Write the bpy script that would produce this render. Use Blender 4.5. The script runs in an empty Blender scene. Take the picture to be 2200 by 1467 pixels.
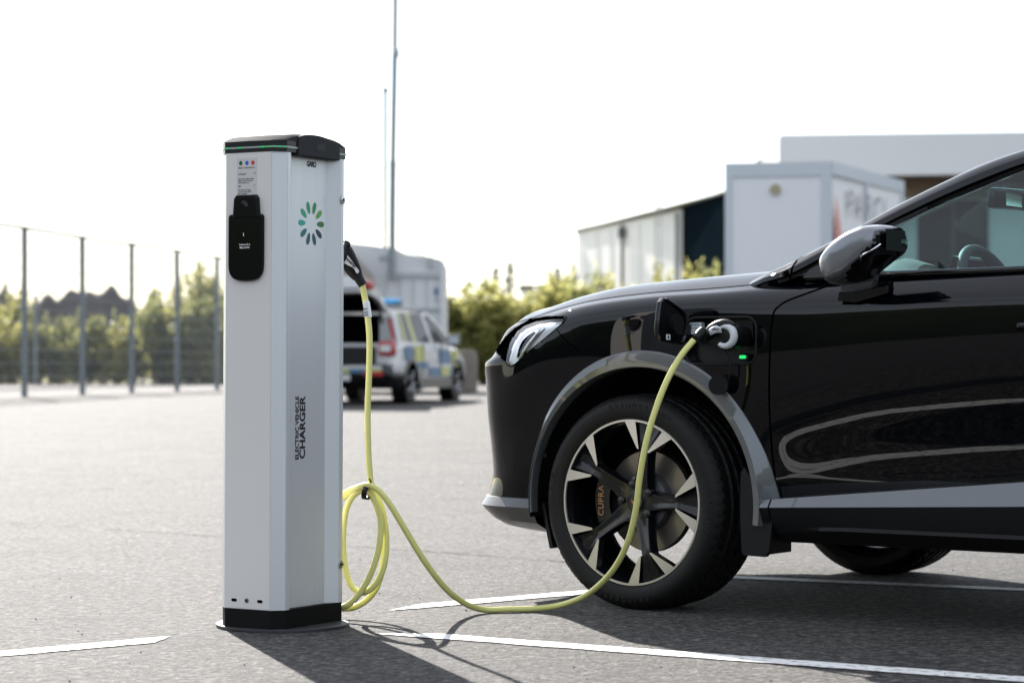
import bpy, bmesh, math, random
import numpy as np
from mathutils import Vector, Matrix

R = math.radians
random.seed(7)
rng = np.random.default_rng(7)
SC = bpy.context.scene
COL = SC.collection

# ------------------------------------------------------------------ camera, sky, sun, exposure
CAM_H, FOC = 0.765, 85.0
cam_d = bpy.data.cameras.new('camera')
cam = bpy.data.objects.new('camera', cam_d)
COL.objects.link(cam)
cam.location = (0, 0, CAM_H)
cam.rotation_euler = (R(90), 0, 0)
cam_d.lens, cam_d.sensor_width = FOC, 36.0
cam_d.shift_y = 49.5 / 2200
cam_d.clip_start, cam_d.clip_end = 0.05, 5000
cam_d.dof.use_dof = True
cam_d.dof.focus_distance = 7.2
cam_d.dof.aperture_fstop = 4.0
SC.camera = cam

SUN_AZ = R(-17.0)          # measured from +Y towards +X
SUN_EL = R(30.0)
world = bpy.data.worlds.new('World')
SC.world = world
world.use_nodes = True
wn = world.node_tree.nodes
wl = world.node_tree.links
wn.clear()
sky = wn.new('ShaderNodeTexSky')
sky.sky_type = 'NISHITA'
sky.sun_disc = False
sky.sun_elevation = SUN_EL
sky.sun_rotation = SUN_AZ
sky.air_density = 0.95
sky.dust_density = 0.35
sky.ozone_density = 1.0
bg = wn.new('ShaderNodeBackground')
bg.inputs['Strength'].default_value = 0.05
wo = wn.new('ShaderNodeOutputWorld')
wl.new(sky.outputs[0], bg.inputs[0])
haze_fill_bg = wn.new('ShaderNodeBackground')      # even white haze added over the whole dome to lift shaded sides
haze_fill_bg.inputs['Color'].default_value = (0.98, 0.985, 0.99, 1)
haze_fill_bg.inputs['Strength'].default_value = 0.34
sky_add = wn.new('ShaderNodeAddShader')
wl.new(bg.outputs[0], sky_add.inputs[0])
wl.new(haze_fill_bg.outputs[0], sky_add.inputs[1])
wl.new(sky_add.outputs[0], wo.inputs[0])

to_sun = Vector((math.sin(SUN_AZ) * math.cos(SUN_EL), math.cos(SUN_AZ) * math.cos(SUN_EL), math.sin(SUN_EL)))
sun_d = bpy.data.lights.new('sun', 'SUN')
sun_d.energy = 4.8
sun_d.angle = R(0.53)
sun_d.color = (1.0, 0.95, 0.885)
sun = bpy.data.objects.new('sun', sun_d)
COL.objects.link(sun)
sun.rotation_euler = to_sun.to_track_quat('Z', 'Y').to_euler()
sun.location = to_sun * 60

SC.view_settings.view_transform = 'Standard'
SC.view_settings.look = 'None'
SC.view_settings.gamma = 1.0
SC.view_settings.use_curve_mapping = False
SC.view_settings.exposure = 1.38
SC.render.engine = 'CYCLES'
SC.cycles.use_denoising = True
SC.cycles.max_bounces = 10
SC.cycles.transparent_max_bounces = 24
SC.cycles.caustics_reflective = False
SC.cycles.caustics_refractive = False
SC.cycles.sample_clamp_indirect = 6.0

FPX = FOC / 36.0 * 2200.0


def ground_z(y):
    t = min(1.0, max(0.0, (y - 10.0) / 35.0))
    return 0.19 * t * t * (3 - 2 * t)


def pt(px, py, d):
    """surveyed point: sight line of the photograph at the measured distance d"""
    return Vector(((px - 1100) / FPX * d, d, CAM_H - (py - 783) / FPX * d))


def gpt(px, py):
    d = CAM_H * FPX / (py - 783)
    return Vector(((px - 1100) / FPX * d, d, 0))


# ------------------------------------------------------------------ materials
MATS = {}


def nodes_of(name):
    m = bpy.data.materials.new(name)
    m.use_nodes = True
    nt = m.node_tree
    b = nt.nodes['Principled BSDF']
    MATS[name] = m
    return m, nt, b


def pmat(name, col, rough=0.5, metal=0.0, spec=0.5, coat=0.0, coat_r=0.03, emit=None, es=0.0,
         var=0.0, vscale=8.0, bump=0.0, bscale=60.0, stretch=None, trans=0.0, rvar=0.0):
    m, nt, b = nodes_of(name)
    b.inputs['Base Color'].default_value = (*col, 1)
    b.inputs['Roughness'].default_value = rough
    b.inputs['Metallic'].default_value = metal
    b.inputs['Specular IOR Level'].default_value = spec
    b.inputs['Coat Weight'].default_value = coat
    b.inputs['Coat Roughness'].default_value = coat_r
    b.inputs['Transmission Weight'].default_value = trans
    if emit:
        b.inputs['Emission Color'].default_value = (*emit, 1)
        b.inputs['Emission Strength'].default_value = es
    N, L = nt.nodes, nt.links
    if var or bump or rvar:
        tc = N.new('ShaderNodeTexCoord')
        mp = N.new('ShaderNodeMapping')
        L.new(tc.outputs['Object'], mp.inputs[0])
        if stretch:
            mp.inputs['Scale'].default_value = stretch
    if var:
        nz = N.new('ShaderNodeTexNoise')
        nz.inputs['Scale'].default_value = vscale
        nz.inputs['Detail'].default_value = 6
        L.new(mp.outputs[0], nz.inputs[0])
        mx = N.new('ShaderNodeMix')
        mx.data_type = 'RGBA'
        mx.inputs[6].default_value = (*[c * (1 - var) for c in col], 1)
        mx.inputs[7].default_value = (*[min(1, c * (1 + var)) for c in col], 1)
        L.new(nz.outputs[0], mx.inputs[0])
        L.new(mx.outputs[2], b.inputs['Base Color'])
    if rvar:
        n3 = N.new('ShaderNodeTexNoise')
        n3.inputs['Scale'].default_value = vscale * 1.7
        n3.inputs['Detail'].default_value = 5
        L.new(mp.outputs[0], n3.inputs[0])
        mr = N.new('ShaderNodeMapRange')
        mr.inputs[1].default_value, mr.inputs[2].default_value = 0.3, 0.7
        mr.inputs[3].default_value, mr.inputs[4].default_value = max(0.0, rough - rvar), rough + rvar
        L.new(n3.outputs[0], mr.inputs[0])
        L.new(mr.outputs[0], b.inputs['Roughness'])
    if bump:
        n2 = N.new('ShaderNodeTexNoise')
        n2.inputs['Scale'].default_value = bscale
        n2.inputs['Detail'].default_value = 5
        L.new(mp.outputs[0], n2.inputs[0])
        bp = N.new('ShaderNodeBump')
        bp.inputs['Strength'].default_value = bump
        bp.inputs['Distance'].default_value = 0.002
        L.new(n2.outputs[0], bp.inputs['Height'])
        L.new(bp.outputs[0], b.inputs['Normal'])
    return m


def glass_mat(name, tint, refl=1.0, rough=0.0):
    """single-sheet glass: tinted see-through plus mirror reflection by angle"""
    m, nt, b = nodes_of(name)
    N, L = nt.nodes, nt.links
    N.remove(b)
    out = [n for n in N if n.type == 'OUTPUT_MATERIAL'][0]
    tr = N.new('ShaderNodeBsdfTransparent')
    tr.inputs[0].default_value = (*tint, 1)
    gl = N.new('ShaderNodeBsdfGlossy')
    gl.inputs['Roughness'].default_value = rough
    gl.inputs[0].default_value = (refl, refl, refl, 1)
    fr = N.new('ShaderNodeFresnel')
    geo = N.new('ShaderNodeNewGeometry')
    ior = N.new('ShaderNodeMapRange')
    ior.inputs[3].default_value, ior.inputs[4].default_value = 1.5, 1 / 1.5
    L.new(geo.outputs['Backfacing'], ior.inputs[0])
    L.new(ior.outputs[0], fr.inputs[0])
    mx = N.new('ShaderNodeMixShader')
    L.new(fr.outputs[0], mx.inputs[0])
    L.new(tr.outputs[0], mx.inputs[1])
    L.new(gl.outputs[0], mx.inputs[2])
    L.new(mx.outputs[0], out.inputs[0])
    return m


def asphalt_mat():
    m, nt, b = nodes_of('asphalt')
    N, L = nt.nodes, nt.links
    tc = N.new('ShaderNodeTexCoord')
    vor = N.new('ShaderNodeTexVoronoi')
    vor.inputs['Scale'].default_value = 75
    vor.inputs['Randomness'].default_value = 1.0
    L.new(tc.outputs['Object'], vor.inputs['Vector'])
    nz = N.new('ShaderNodeTexNoise')
    nz.inputs['Scale'].default_value = 36
    nz.inputs['Detail'].default_value = 6
    nz.inputs['Roughness'].default_value = 0.75
    L.new(tc.outputs['Object'], nz.inputs['Vector'])
    big = N.new('ShaderNodeTexNoise')
    big.inputs['Scale'].default_value = 0.9
    big.inputs['Detail'].default_value = 7
    big.inputs['Roughness'].default_value = 0.62
    L.new(tc.outputs['Object'], big.inputs['Vector'])
    # stone colours
    ramp = N.new('ShaderNodeValToRGB')
    ramp.color_ramp.elements[0].position = 0.0
    ramp.color_ramp.elements[0].color = (0.058, 0.053, 0.050, 1)
    ramp.color_ramp.elements[1].position = 1.0
    ramp.color_ramp.elements[1].color = (0.205, 0.190, 0.178, 1)
    e = ramp.color_ramp.elements.new(0.55)
    e.color = (0.106, 0.097, 0.091, 1)
    sep = N.new('ShaderNodeSeparateColor')
    L.new(vor.outputs['Color'], sep.inputs[0])
    L.new(sep.outputs[0], ramp.inputs[0])
    # bitumen in the pits between the stones
    pit = N.new('ShaderNodeMapRange')
    pit.inputs[1].default_value, pit.inputs[2].default_value = 0.42, 0.55
    L.new(nz.outputs[0], pit.inputs[0])
    mx = N.new('ShaderNodeMix')
    mx.data_type = 'RGBA'
    mx.inputs[6].default_value = (0.016, 0.0155, 0.015, 1)
    L.new(pit.outputs[0], mx.inputs[0])
    L.new(ramp.outputs[0], mx.inputs[7])
    # broad wear
    br = N.new('ShaderNodeMapRange')
    br.inputs[1].default_value, br.inputs[2].default_value = 0.3, 0.7
    br.inputs[3].default_value, br.inputs[4].default_value = 0.80, 1.14
    L.new(big.outputs[0], br.inputs[0])
    ml = N.new('ShaderNodeMix')
    ml.data_type = 'RGBA'
    ml.blend_type = 'MULTIPLY'
    ml.inputs[0].default_value = 1.0
    cmb = N.new('ShaderNodeCombineColor')
    for i in range(3):
        L.new(br.outputs[0], cmb.inputs[i])
    L.new(mx.outputs[2], ml.inputs[6])
    L.new(cmb.outputs[0], ml.inputs[7])
    # coarse open grain: relief shadows put into the colour, centimetres wide
    cg = N.new('ShaderNodeTexNoise')
    cg.inputs['Scale'].default_value = 17
    cg.inputs['Detail'].default_value = 5
    cg.inputs['Roughness'].default_value = 0.7
    L.new(tc.outputs['Object'], cg.inputs['Vector'])
    cgr = N.new('ShaderNodeMapRange')
    cgr.inputs[1].default_value, cgr.inputs[2].default_value = 0.36, 0.62
    cgr.inputs[3].default_value, cgr.inputs[4].default_value = 0.50, 1.18
    L.new(cg.outputs[0], cgr.inputs[0])
    cgm = N.new('ShaderNodeMath')
    cgm.operation = 'MULTIPLY'
    L.new(br.outputs[0], cgm.inputs[0])
    L.new(cgr.outputs[0], cgm.inputs[1])
    for i in range(3):
        L.new(cgm.outputs[0], cmb.inputs[i])
    # oil drips and tyre scuffs
    st = N.new('ShaderNodeTexNoise')
    st.inputs['Scale'].default_value = 2.3
    st.inputs['Detail'].default_value = 4
    st.inputs['Distortion'].default_value = 0.6
    L.new(tc.outputs['Object'], st.inputs['Vector'])
    sr = N.new('ShaderNodeMapRange')
    sr.inputs[1].default_value, sr.inputs[2].default_value = 0.57, 0.68
    sr.inputs[3].default_value, sr.inputs[4].default_value = 1.0, 0.62
    L.new(st.outputs[0], sr.inputs[0])
    m3 = N.new('ShaderNodeMix')
    m3.data_type = 'RGBA'
    m3.blend_type = 'MULTIPLY'
    m3.inputs[0].default_value = 1.0
    c3 = N.new('ShaderNodeCombineColor')
    for i in range(3):
        L.new(sr.outputs[0], c3.inputs[i])
    L.new(ml.outputs[2], m3.inputs[6])
    L.new(c3.outputs[0], m3.inputs[7])
    L.new(m3.outputs[2], b.inputs['Base Color'])
    b.inputs['Roughness'].default_value = 0.82
    b.inputs['Specular IOR Level'].default_value = 0.47
    # relief
    add = N.new('ShaderNodeMath')
    add.operation = 'MULTIPLY_ADD'
    L.new(nz.outputs[0], add.inputs[0])
    add.inputs[1].default_value = 1.6
    inv = N.new('ShaderNodeMath')
    inv.operation = 'MULTIPLY'
    inv.inputs[1].default_value = -0.5
    L.new(vor.outputs['Distance'], inv.inputs[0])
    cga = N.new('ShaderNodeMath')
    cga.operation = 'MULTIPLY_ADD'
    cga.inputs[1].default_value = 1.3
    L.new(cg.outputs[0], cga.inputs[0])
    L.new(inv.outputs[0], cga.inputs[2])
    L.new(cga.outputs[0], add.inputs[2])
    bp = N.new('ShaderNodeBump')
    bp.inputs['Strength'].default_value = 0.9
    bp.inputs['Distance'].default_value = 0.016
    L.new(add.outputs[0], bp.inputs['Height'])
    L.new(bp.outputs[0], b.inputs['Normal'])
    return m


def paint_line_mat():
    m, nt, b = nodes_of('road_paint')
    N, L = nt.nodes, nt.links
    tc = N.new('ShaderNodeTexCoord')
    nz = N.new('ShaderNodeTexNoise')
    nz.inputs['Scale'].default_value = 38
    nz.inputs['Detail'].default_value = 5
    L.new(tc.outputs['Object'], nz.inputs['Vector'])
    ramp = N.new('ShaderNodeValToRGB')
    ramp.color_ramp.elements[0].position = 0.33
    ramp.color_ramp.elements[0].color = (0.30, 0.29, 0.275, 1)
    ramp.color_ramp.elements[1].position = 0.47
    ramp.color_ramp.elements[1].color = (0.80, 0.79, 0.77, 1)
    L.new(nz.outputs[0], ramp.inputs[0])
    L.new(ramp.outputs[0], b.inputs['Base Color'])
    b.inputs['Roughness'].default_value = 0.6
    bp = N.new('ShaderNodeBump')
    bp.inputs['Strength'].default_value = 0.4
    bp.inputs['Distance'].default_value = 0.003
    L.new(nz.outputs[0], bp.inputs['Height'])
    L.new(bp.outputs[0], b.inputs['Normal'])
    return m


def leaf_mat(name, c1, c2):
    m, nt, b = nodes_of(name)
    N, L = nt.nodes, nt.links
    out = [n for n in N if n.type == 'OUTPUT_MATERIAL'][0]
    geo = N.new('ShaderNodeNewGeometry')
    ramp = N.new('ShaderNodeValToRGB')
    ramp.color_ramp.elements[0].color = (*c1, 1)
    ramp.color_ramp.elements[1].color = (*c2, 1)
    L.new(geo.outputs['Random Per Island'], ramp.inputs[0])
    L.new(ramp.outputs[0], b.inputs['Base Color'])
    b.inputs['Roughness'].default_value = 0.38
    b.inputs['Specular IOR Level'].default_value = 0.6
    tl = N.new('ShaderNodeBsdfTranslucent')
    L.new(ramp.outputs[0], tl.inputs[0])
    mx = N.new('ShaderNodeMixShader')
    mx.inputs[0].default_value = 0.78
    L.new(b.outputs[0], mx.inputs[1])
    L.new(tl.outputs[0], mx.inputs[2])
    L.new(mx.outputs[0], out.inputs[0])
    return m


asphalt_mat()
paint_line_mat()
leaf_mat('leaf_olive', (0.24, 0.25, 0.08), (0.54, 0.51, 0.20))
leaf_mat('leaf_green', (0.16, 0.18, 0.07), (0.42, 0.42, 0.18))
leaf_mat('leaf_conifer', (0.06, 0.09, 0.06), (0.12, 0.16, 0.11))
pmat('bark', (0.10, 0.08, 0.06), 0.9, var=0.3, bump=0.6)
pmat('dry_ground', (0.16, 0.15, 0.09), 0.95, var=0.4, vscale=0.6)
pmat('seam_tar', (0.010, 0.0095, 0.009), 1.0, spec=0.0, var=0.3, vscale=40)
pmat('gravel', (0.075, 0.066, 0.066), 0.95, var=0.35, vscale=2.5, bump=1.0, bscale=12)
pmat('galvanised', (0.24, 0.27, 0.29), 0.6, 0.3, var=0.15, vscale=5)
pmat('wire', (0.22, 0.23, 0.23), 0.6, 0.2, var=0.1)
# car
pmat('car_paint', (0.0016, 0.002, 0.0032), 0.4, 0.0, 0.0, coat=0.75, coat_r=0.012)
pmat('grey_paint', (0.12, 0.128, 0.138), 0.34, 0.35, 0.5, coat=0.9, coat_r=0.03, var=0.05, vscale=900)
pmat('mirror_grey', (0.20, 0.21, 0.225), 0.3, 0.5, coat=0.6, coat_r=0.04, var=0.05, vscale=900)
pmat('lip_grey', (0.040, 0.041, 0.043), 0.4, 0.2, coat=0.5, coat_r=0.04, var=0.1, vscale=300)
pmat('black_plastic', (0.005, 0.005, 0.0055), 0.55, spec=0.3, var=0.2, vscale=60, bump=0.15, bscale=900)
pmat('gloss_black', (0.003, 0.003, 0.0035), 0.10, spec=0.45)
pmat('satin_black', (0.004, 0.0045, 0.006), 0.22, spec=0.5)
pmat('rubber', (0.0045, 0.0042, 0.004), 0.6, spec=0.3, var=0.25, vscale=30, bump=0.2, bscale=300)
pmat('rubber_text', (0.009, 0.008, 0.008), 0.5, spec=0.3)
pmat('gap_black', (0.001, 0.001, 0.001), 0.9, spec=0.0)
pmat('machined', (0.62, 0.59, 0.55), 0.34, 0.75, var=0.06, vscale=90)
pmat('brake_disc', (0.22, 0.195, 0.17), 0.4, 0.8, var=0.15, vscale=25)
pmat('hub_metal', (0.16, 0.16, 0.17), 0.45, 0.7, var=0.15, vscale=15)
pmat('copper', (0.42, 0.20, 0.085), 0.45, 0.3)
pmat('chrome', (0.80, 0.81, 0.82), 0.12, 1.0)
pmat('lamp_white', (0.75, 0.77, 0.78), 0.25, 0.2, coat=0.5)
pmat('lamp_texture', (0.42, 0.41, 0.40), 0.35, 0.5, var=0.5, vscale=160, bump=0.8, bscale=220)
pmat('interior_dark', (0.020, 0.021, 0.023), 0.7, var=0.2, vscale=40)
pmat('interior_grey', (0.10, 0.105, 0.11), 0.65, var=0.15, vscale=40)
pmat('port_green', (0.02, 0.5, 0.15), 0.4, emit=(0.03, 1.0, 0.22), es=0.3)
glass_mat('window_glass', (0.44, 0.63, 0.63))
glass_mat('screen_glass', (0.62, 0.80, 0.78), 0.25)
glass_mat('lamp_glass', (0.92, 0.94, 0.95))
# charger
pmat('aluminium', (0.68, 0.70, 0.715), 0.42, 0.35, var=0.035, vscale=3, stretch=(40, 40, 0.6), bump=0.03, bscale=40, rvar=0.04)
pmat('panel_grey', (0.72, 0.69, 0.66), 0.5, 0.0, var=0.03, vscale=2, bump=0.05, bscale=500)
pmat('cap_black', (0.004, 0.004, 0.0045), 0.3, spec=0.35, var=0.2, vscale=20)
pmat('cap_grey', (0.026, 0.028, 0.031), 0.75, spec=0.22, var=0.15, vscale=30, bump=0.12, bscale=600)
pmat('roof_grey', (0.045, 0.047, 0.050), 0.9, spec=0.04, var=0.1, vscale=30)
pmat('base_black', (0.0025, 0.0025, 0.0025), 0.7, spec=0.2, var=0.3, vscale=20)
pmat('base_steel', (0.055, 0.057, 0.06), 0.5, 0.6, var=0.3, vscale=12)
pmat('screen_black', (0.0012, 0.0012, 0.0014), 0.2, spec=0.22)
pmat('print_black', (0.012, 0.013, 0.016), 0.5)
pmat('print_white', (0.8, 0.8, 0.8), 0.5)
pmat('screen_text', (0.5, 0.5, 0.5), 0.5, emit=(0.75, 0.78, 0.8), es=0.14)
pmat('led_clear', (0.30, 0.36, 0.35), 0.3, spec=0.6)
pmat('led_green', (0.02, 0.4, 0.12), 0.4, emit=(0.02, 1.0, 0.22), es=0.10)
pmat('label_film', (0.60, 0.585, 0.57), 0.4)
pmat('label_white', (0.78, 0.80, 0.82), 0.4, var=0.05)
pmat('steel_bolt', (0.55, 0.56, 0.57), 0.25, 1.0)
for nm, c in (('dot_green', (0.01, 0.09, 0.02)), ('dot_blue', (0.02, 0.10, 0.50)), ('dot_red', (0.60, 0.02, 0.03))):
    pmat(nm, c, 0.4)
PETALS = [(0.005, 0.24, 0.06), (0.10, 0.36, 0.07), (0.03, 0.16, 0.025), (0.004, 0.03, 0.045), (0.004, 0.06, 0.08),
          (0.004, 0.075, 0.10), (0.003, 0.14, 0.16), (0.003, 0.36, 0.29), (0.003, 0.34, 0.18), (0.004, 0.30, 0.11)]
for i, c in enumerate(PETALS):
    pmat('petal_%d' % i, c, 0.45)
pmat('cable_yellow', (0.70, 0.68, 0.24), 0.38, spec=0.45, var=0.10, vscale=14, rvar=0.06)
pmat('plug_black', (0.004, 0.004, 0.0045), 0.45, spec=0.3, var=0.2, vscale=50)
pmat('plug_white', (0.62, 0.64, 0.66), 0.4)
# background
pmat('wall_white', (0.84, 0.83, 0.82), 0.6, var=0.04, vscale=0.8)
pmat('wall_grey', (0.70, 0.70, 0.70), 0.7, var=0.04, vscale=0.4)
pmat('wall_white_shade', (0.76, 0.77, 0.79), 0.55, var=0.03, vscale=0.8)  # white cabin end, blue-grey of its shaded side put into the colour
pmat('trim_blue', (0.56, 0.60, 0.64), 0.5, var=0.05)
pmat('wall_navy', (0.006, 0.011, 0.016), 0.9, spec=0.0, var=0.2, vscale=0.8)
pmat('trim_dark', (0.10, 0.10, 0.10), 0.6, var=0.1)
pmat('wood_brown', (0.23, 0.17, 0.12), 0.7, var=0.25, vscale=3)
pmat('dark_opening', (0.02, 0.018, 0.018), 0.8, var=0.2)
pmat('vent_tan', (0.36, 0.32, 0.20), 0.6, var=0.2)
pmat('pink_stripe', (0.72, 0.28, 0.24), 0.5)
pmat('letter_grey', (0.36, 0.36, 0.37), 0.6)
pmat('flag_ink', (0.08, 0.08, 0.09), 0.6)
pmat('police_white', (0.60, 0.60, 0.60), 0.3, coat=0.5)
pmat('police_blue', (0.07, 0.17, 0.30), 0.4)
pmat('police_yellow', (0.52, 0.52, 0.17), 0.4)
pmat('tail_red', (0.40, 0.02, 0.03), 0.2, coat=0.6)
pmat('beacon_blue', (0.01, 0.30, 0.62), 0.2, coat=0.5)
pmat('truck_white', (0.62, 0.63, 0.64), 0.5, var=0.04, vscale=0.7)
pmat('truck_grey', (0.40, 0.415, 0.43), 0.5, var=0.06)
pmat('awning_beige', (0.34, 0.31, 0.27), 0.8, var=0.1)
pmat('concrete', (0.22, 0.20, 0.18), 0.9, var=0.25, vscale=3, bump=0.5)
pmat('alloy_far', (0.45, 0.45, 0.46), 0.35, 0.6)
glass_mat('far_glass', (0.35, 0.38, 0.40))

# ------------------------------------------------------------------ mesh helpers


def setmat(me, mats):
    for m in (mats if isinstance(mats, (list, tuple)) else [mats]):
        me.materials.append(MATS[m])


def obj(name, verts, faces, mat, parent=None, smooth=True, sharp=None, midx=None, normals=None):
    me = bpy.data.meshes.new(name)
    me.from_pydata([tuple(v) for v in verts], [], [tuple(int(i) for i in f) for f in faces])
    setmat(me, mat)
    if midx is not None:
        me.polygons.foreach_set('material_index', np.asarray(midx, dtype=np.int32))
    me.polygons.foreach_set('use_smooth', [smooth] * len(me.polygons))
    me.update()
    if sharp and smooth:
        me.set_sharp_from_angle(angle=R(sharp))
    if normals is not None:
        me.normals_split_custom_set_from_vertices([tuple(n) for n in normals])
    o = bpy.data.objects.new(name, me)
    COL.objects.link(o)
    if parent:
        o.parent = parent
    return o


def bobj(name, bm, mat, parent=None, smooth=False, sharp=35):
    bmesh.ops.recalc_face_normals(bm, faces=bm.faces)
    me = bpy.data.meshes.new(name)
    bm.to_mesh(me)
    bm.free()
    setmat(me, mat)
    me.polygons.foreach_set('use_smooth', [smooth] * len(me.polygons))
    if smooth:
        me.set_sharp_from_angle(angle=R(sharp))
    o = bpy.data.objects.new(name, me)
    COL.objects.link(o)
    if parent:
        o.parent = parent
    return o


def linked(name, me, parent, mtx=None):
    o = bpy.data.objects.new(name, me)
    COL.objects.link(o)
    o.parent = parent
    if mtx is not None:
        o.matrix_local = mtx
    return o


def empty(name, loc=(0, 0, 0), rz=0.0):
    o = bpy.data.objects.new(name, None)
    COL.objects.link(o)
    o.location = loc
    o.rotation_euler = (0, 0, rz)
    o.empty_display_size = 0.1
    return o


def tag(o, label=None, cat=None, group=None, kind=None):
    if label:
        o['label'] = label
    if cat:
        o['category'] = cat
    if group:
        o['group'] = group
    if kind:
        o['kind'] = kind
    return o


def add_box(bm, c, s, bev=0.0, rot=None):
    r = bmesh.ops.create_cube(bm, size=1.0)
    vs = r['verts']
    for v in vs:
        v.co = Vector((v.co.x * s[0], v.co.y * s[1], v.co.z * s[2]))
    if bev > 0:
        es = list({e for v in vs for e in v.link_edges})
        rr = bmesh.ops.bevel(bm, geom=es, offset=bev, segments=2, affect='EDGES', profile=0.6)
        vs = list({v for f in rr['faces'] for v in f.verts} | {v for v in vs if v.is_valid})
    M = Matrix.Translation(c) @ (rot.to_4x4() if rot is not None else Matrix.Identity(4))
    for v in vs:
        v.co = M @ v.co


def box(name, c, s, mat, parent=None, bev=0.0, rot=None, smooth=False):
    bm = bmesh.new()
    add_box(bm, c, s, bev, rot)
    return bobj(name, bm, mat, parent, smooth)


def catmull(P, n=8, closed=False):
    P = [Vector(p) for p in P]
    out = []
    m = len(P)
    rngi = range(m) if closed else range(m - 1)
    for i in rngi:
        if closed:
            a, b, c, d = P[(i - 1) % m], P[i], P[(i + 1) % m], P[(i + 2) % m]
        else:
            b, c = P[i], P[i + 1]
            a = P[i - 1] if i else b * 2 - c
            d = P[i + 2] if i + 2 < m else c * 2 - b
        t0, t1, t2, t3 = 0.0, 1.0, 2.0, 3.0
        for k in range(n):
            t = k / n
            out.append(0.5 * ((2 * b) + (c - a) * t + (2 * a - 5 * b + 4 * c - d) * t * t + (3 * b - a - 3 * c + d) * t ** 3))
    if not closed:
        out.append(P[-1])
    return out


def tube_geo(path, rad, seg=10, closed=False, cap=True):
    path = [Vector(p) for p in path]
    n = len(path)
    rads = rad if isinstance(rad, (list, tuple)) else [rad] * n
    T = []
    for i in range(n):
        if closed:
            t = path[(i + 1) % n] - path[(i - 1) % n]
        else:
            t = path[min(i + 1, n - 1)] - path[max(i - 1, 0)]
        T.append(t.normalized() if t.length > 1e-9 else Vector((0, 0, 1)))
    up = Vector((0, 0, 1)) if abs(T[0].z) < 0.9 else Vector((1, 0, 0))
    nrm = T[0].cross(up).normalized()
    V, F = [], []
    for i in range(n):
        nrm = (nrm - T[i] * nrm.dot(T[i]))
        nrm = nrm.normalized() if nrm.length > 1e-9 else T[i].orthogonal().normalized()
        bn = T[i].cross(nrm)
        for k in range(seg):
            a = 2 * math.pi * k / seg
            V.append(path[i] + (nrm * math.cos(a) + bn * math.sin(a)) * rads[i])
    m = n if closed else n - 1
    for i in range(m):
        for k in range(seg):
            a, b = i * seg + k, i * seg + (k + 1) % seg
            c, d = ((i + 1) % n) * seg + (k + 1) % seg, ((i + 1) % n) * seg + k
            F.append((a, b, c, d))
    if cap and not closed:
        F.append(tuple(range(seg - 1, -1, -1)))
        F.append(tuple(range((n - 1) * seg, n * seg)))
    return V, F


def tube(name, path, rad, mat, parent=None, seg=10, closed=False):
    V, F = tube_geo(path, rad, seg, closed)
    return obj(name, V, F, mat, parent, sharp=50)


def merge(geos):
    V, F = [], []
    for v, f in geos:
        o = len(V)
        V += list(v)
        F += [tuple(i + o for i in ff) for ff in f]
    return V, F


def box_geo(c, s):
    x, y, z = s[0] / 2, s[1] / 2, s[2] / 2
    V = [Vector(c) + Vector(p) for p in ((-x, -y, -z), (x, -y, -z), (x, y, -z), (-x, y, -z), (-x, -y, z), (x, -y, z), (x, y, z), (-x, y, z))]
    F = [(0, 3, 2, 1), (4, 5, 6, 7), (0, 1, 5, 4), (1, 2, 6, 5), (2, 3, 7, 6), (3, 0, 4, 7)]
    return V, F


def prism(name, poly, z0, z1, mat, parent=None, smooth=False, bev=0.0, mtx=None):
    """poly in xy, extruded z0..z1"""
    bm = bmesh.new()
    vs = [bm.verts.new((p[0], p[1], z0)) for p in poly]
    f = bm.faces.new(vs)
    r = bmesh.ops.extrude_face_region(bm, geom=[f])
    bmesh.ops.translate(bm, vec=(0, 0, z1 - z0), verts=[g for g in r['geom'] if isinstance(g, bmesh.types.BMVert)])
    if bev:
        es = [e for e in bm.edges if abs(e.verts[0].co.z - e.verts[1].co.z) < 1e-7 and abs(e.verts[0].co.z - z1) < 1e-7]
        bmesh.ops.bevel(bm, geom=es, offset=bev, segments=2, affect='EDGES', profile=0.6)
    if mtx is not None:
        bmesh.ops.transform(bm, matrix=mtx, verts=bm.verts)
    return bobj(name, bm, mat, parent, smooth)


def grid_faces(nu, nv, wrap_u=False, wrap_v=False):
    F = []
    for i in range(nu if wrap_u else nu - 1):
        for j in range(nv if wrap_v else nv - 1):
            a = i * nv + j
            b = i * nv + (j + 1) % nv
            c = ((i + 1) % nu) * nv + (j + 1) % nv
            d = ((i + 1) % nu) * nv + j
            F.append((a, b, c, d))
    return F


def loft(name, rings, mat, parent=None, cap=True, sharp=40, closed_ring=True, smooth=True):
    nv = len(rings[0])
    V = [p for r in rings for p in r]
    F = grid_faces(len(rings), nv, wrap_v=closed_ring)
    if cap and closed_ring:
        F.append(tuple(range(nv - 1, -1, -1)))
        F.append(tuple(range((len(rings) - 1) * nv, len(rings) * nv)))
    bm = bmesh.new()
    bv = [bm.verts.new(p) for p in V]
    for f in F:
        try:
            bm.faces.new([bv[i] for i in f])
        except ValueError:
            pass
    bmesh.ops.remove_doubles(bm, verts=bm.verts, dist=1e-5)
    return bobj(name, bm, mat, parent, smooth, sharp)


def rrect(w, h, r, n=5, cx=0, cy=0):
    out = []
    for sx, sy, a0 in ((1, 1, 0), (-1, 1, 90), (-1, -1, 180), (1, -1, 270)):
        for k in range(n + 1):
            a = R(a0 + 90 * k / n)
            out.append((cx + sx * (w / 2 - r) + r * math.cos(a), cy + sy * (h / 2 - r) + r * math.sin(a)))
    return out


def frame_mtx(o, xa, ya):
    xa, ya = Vector(xa).normalized(), Vector(ya).normalized()
    na = xa.cross(ya)
    M = Matrix.Identity(4)
    for i in range(3):
        M[i][0], M[i][1], M[i][2], M[i][3] = xa[i], ya[i], na[i], o[i]
    return M


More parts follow.
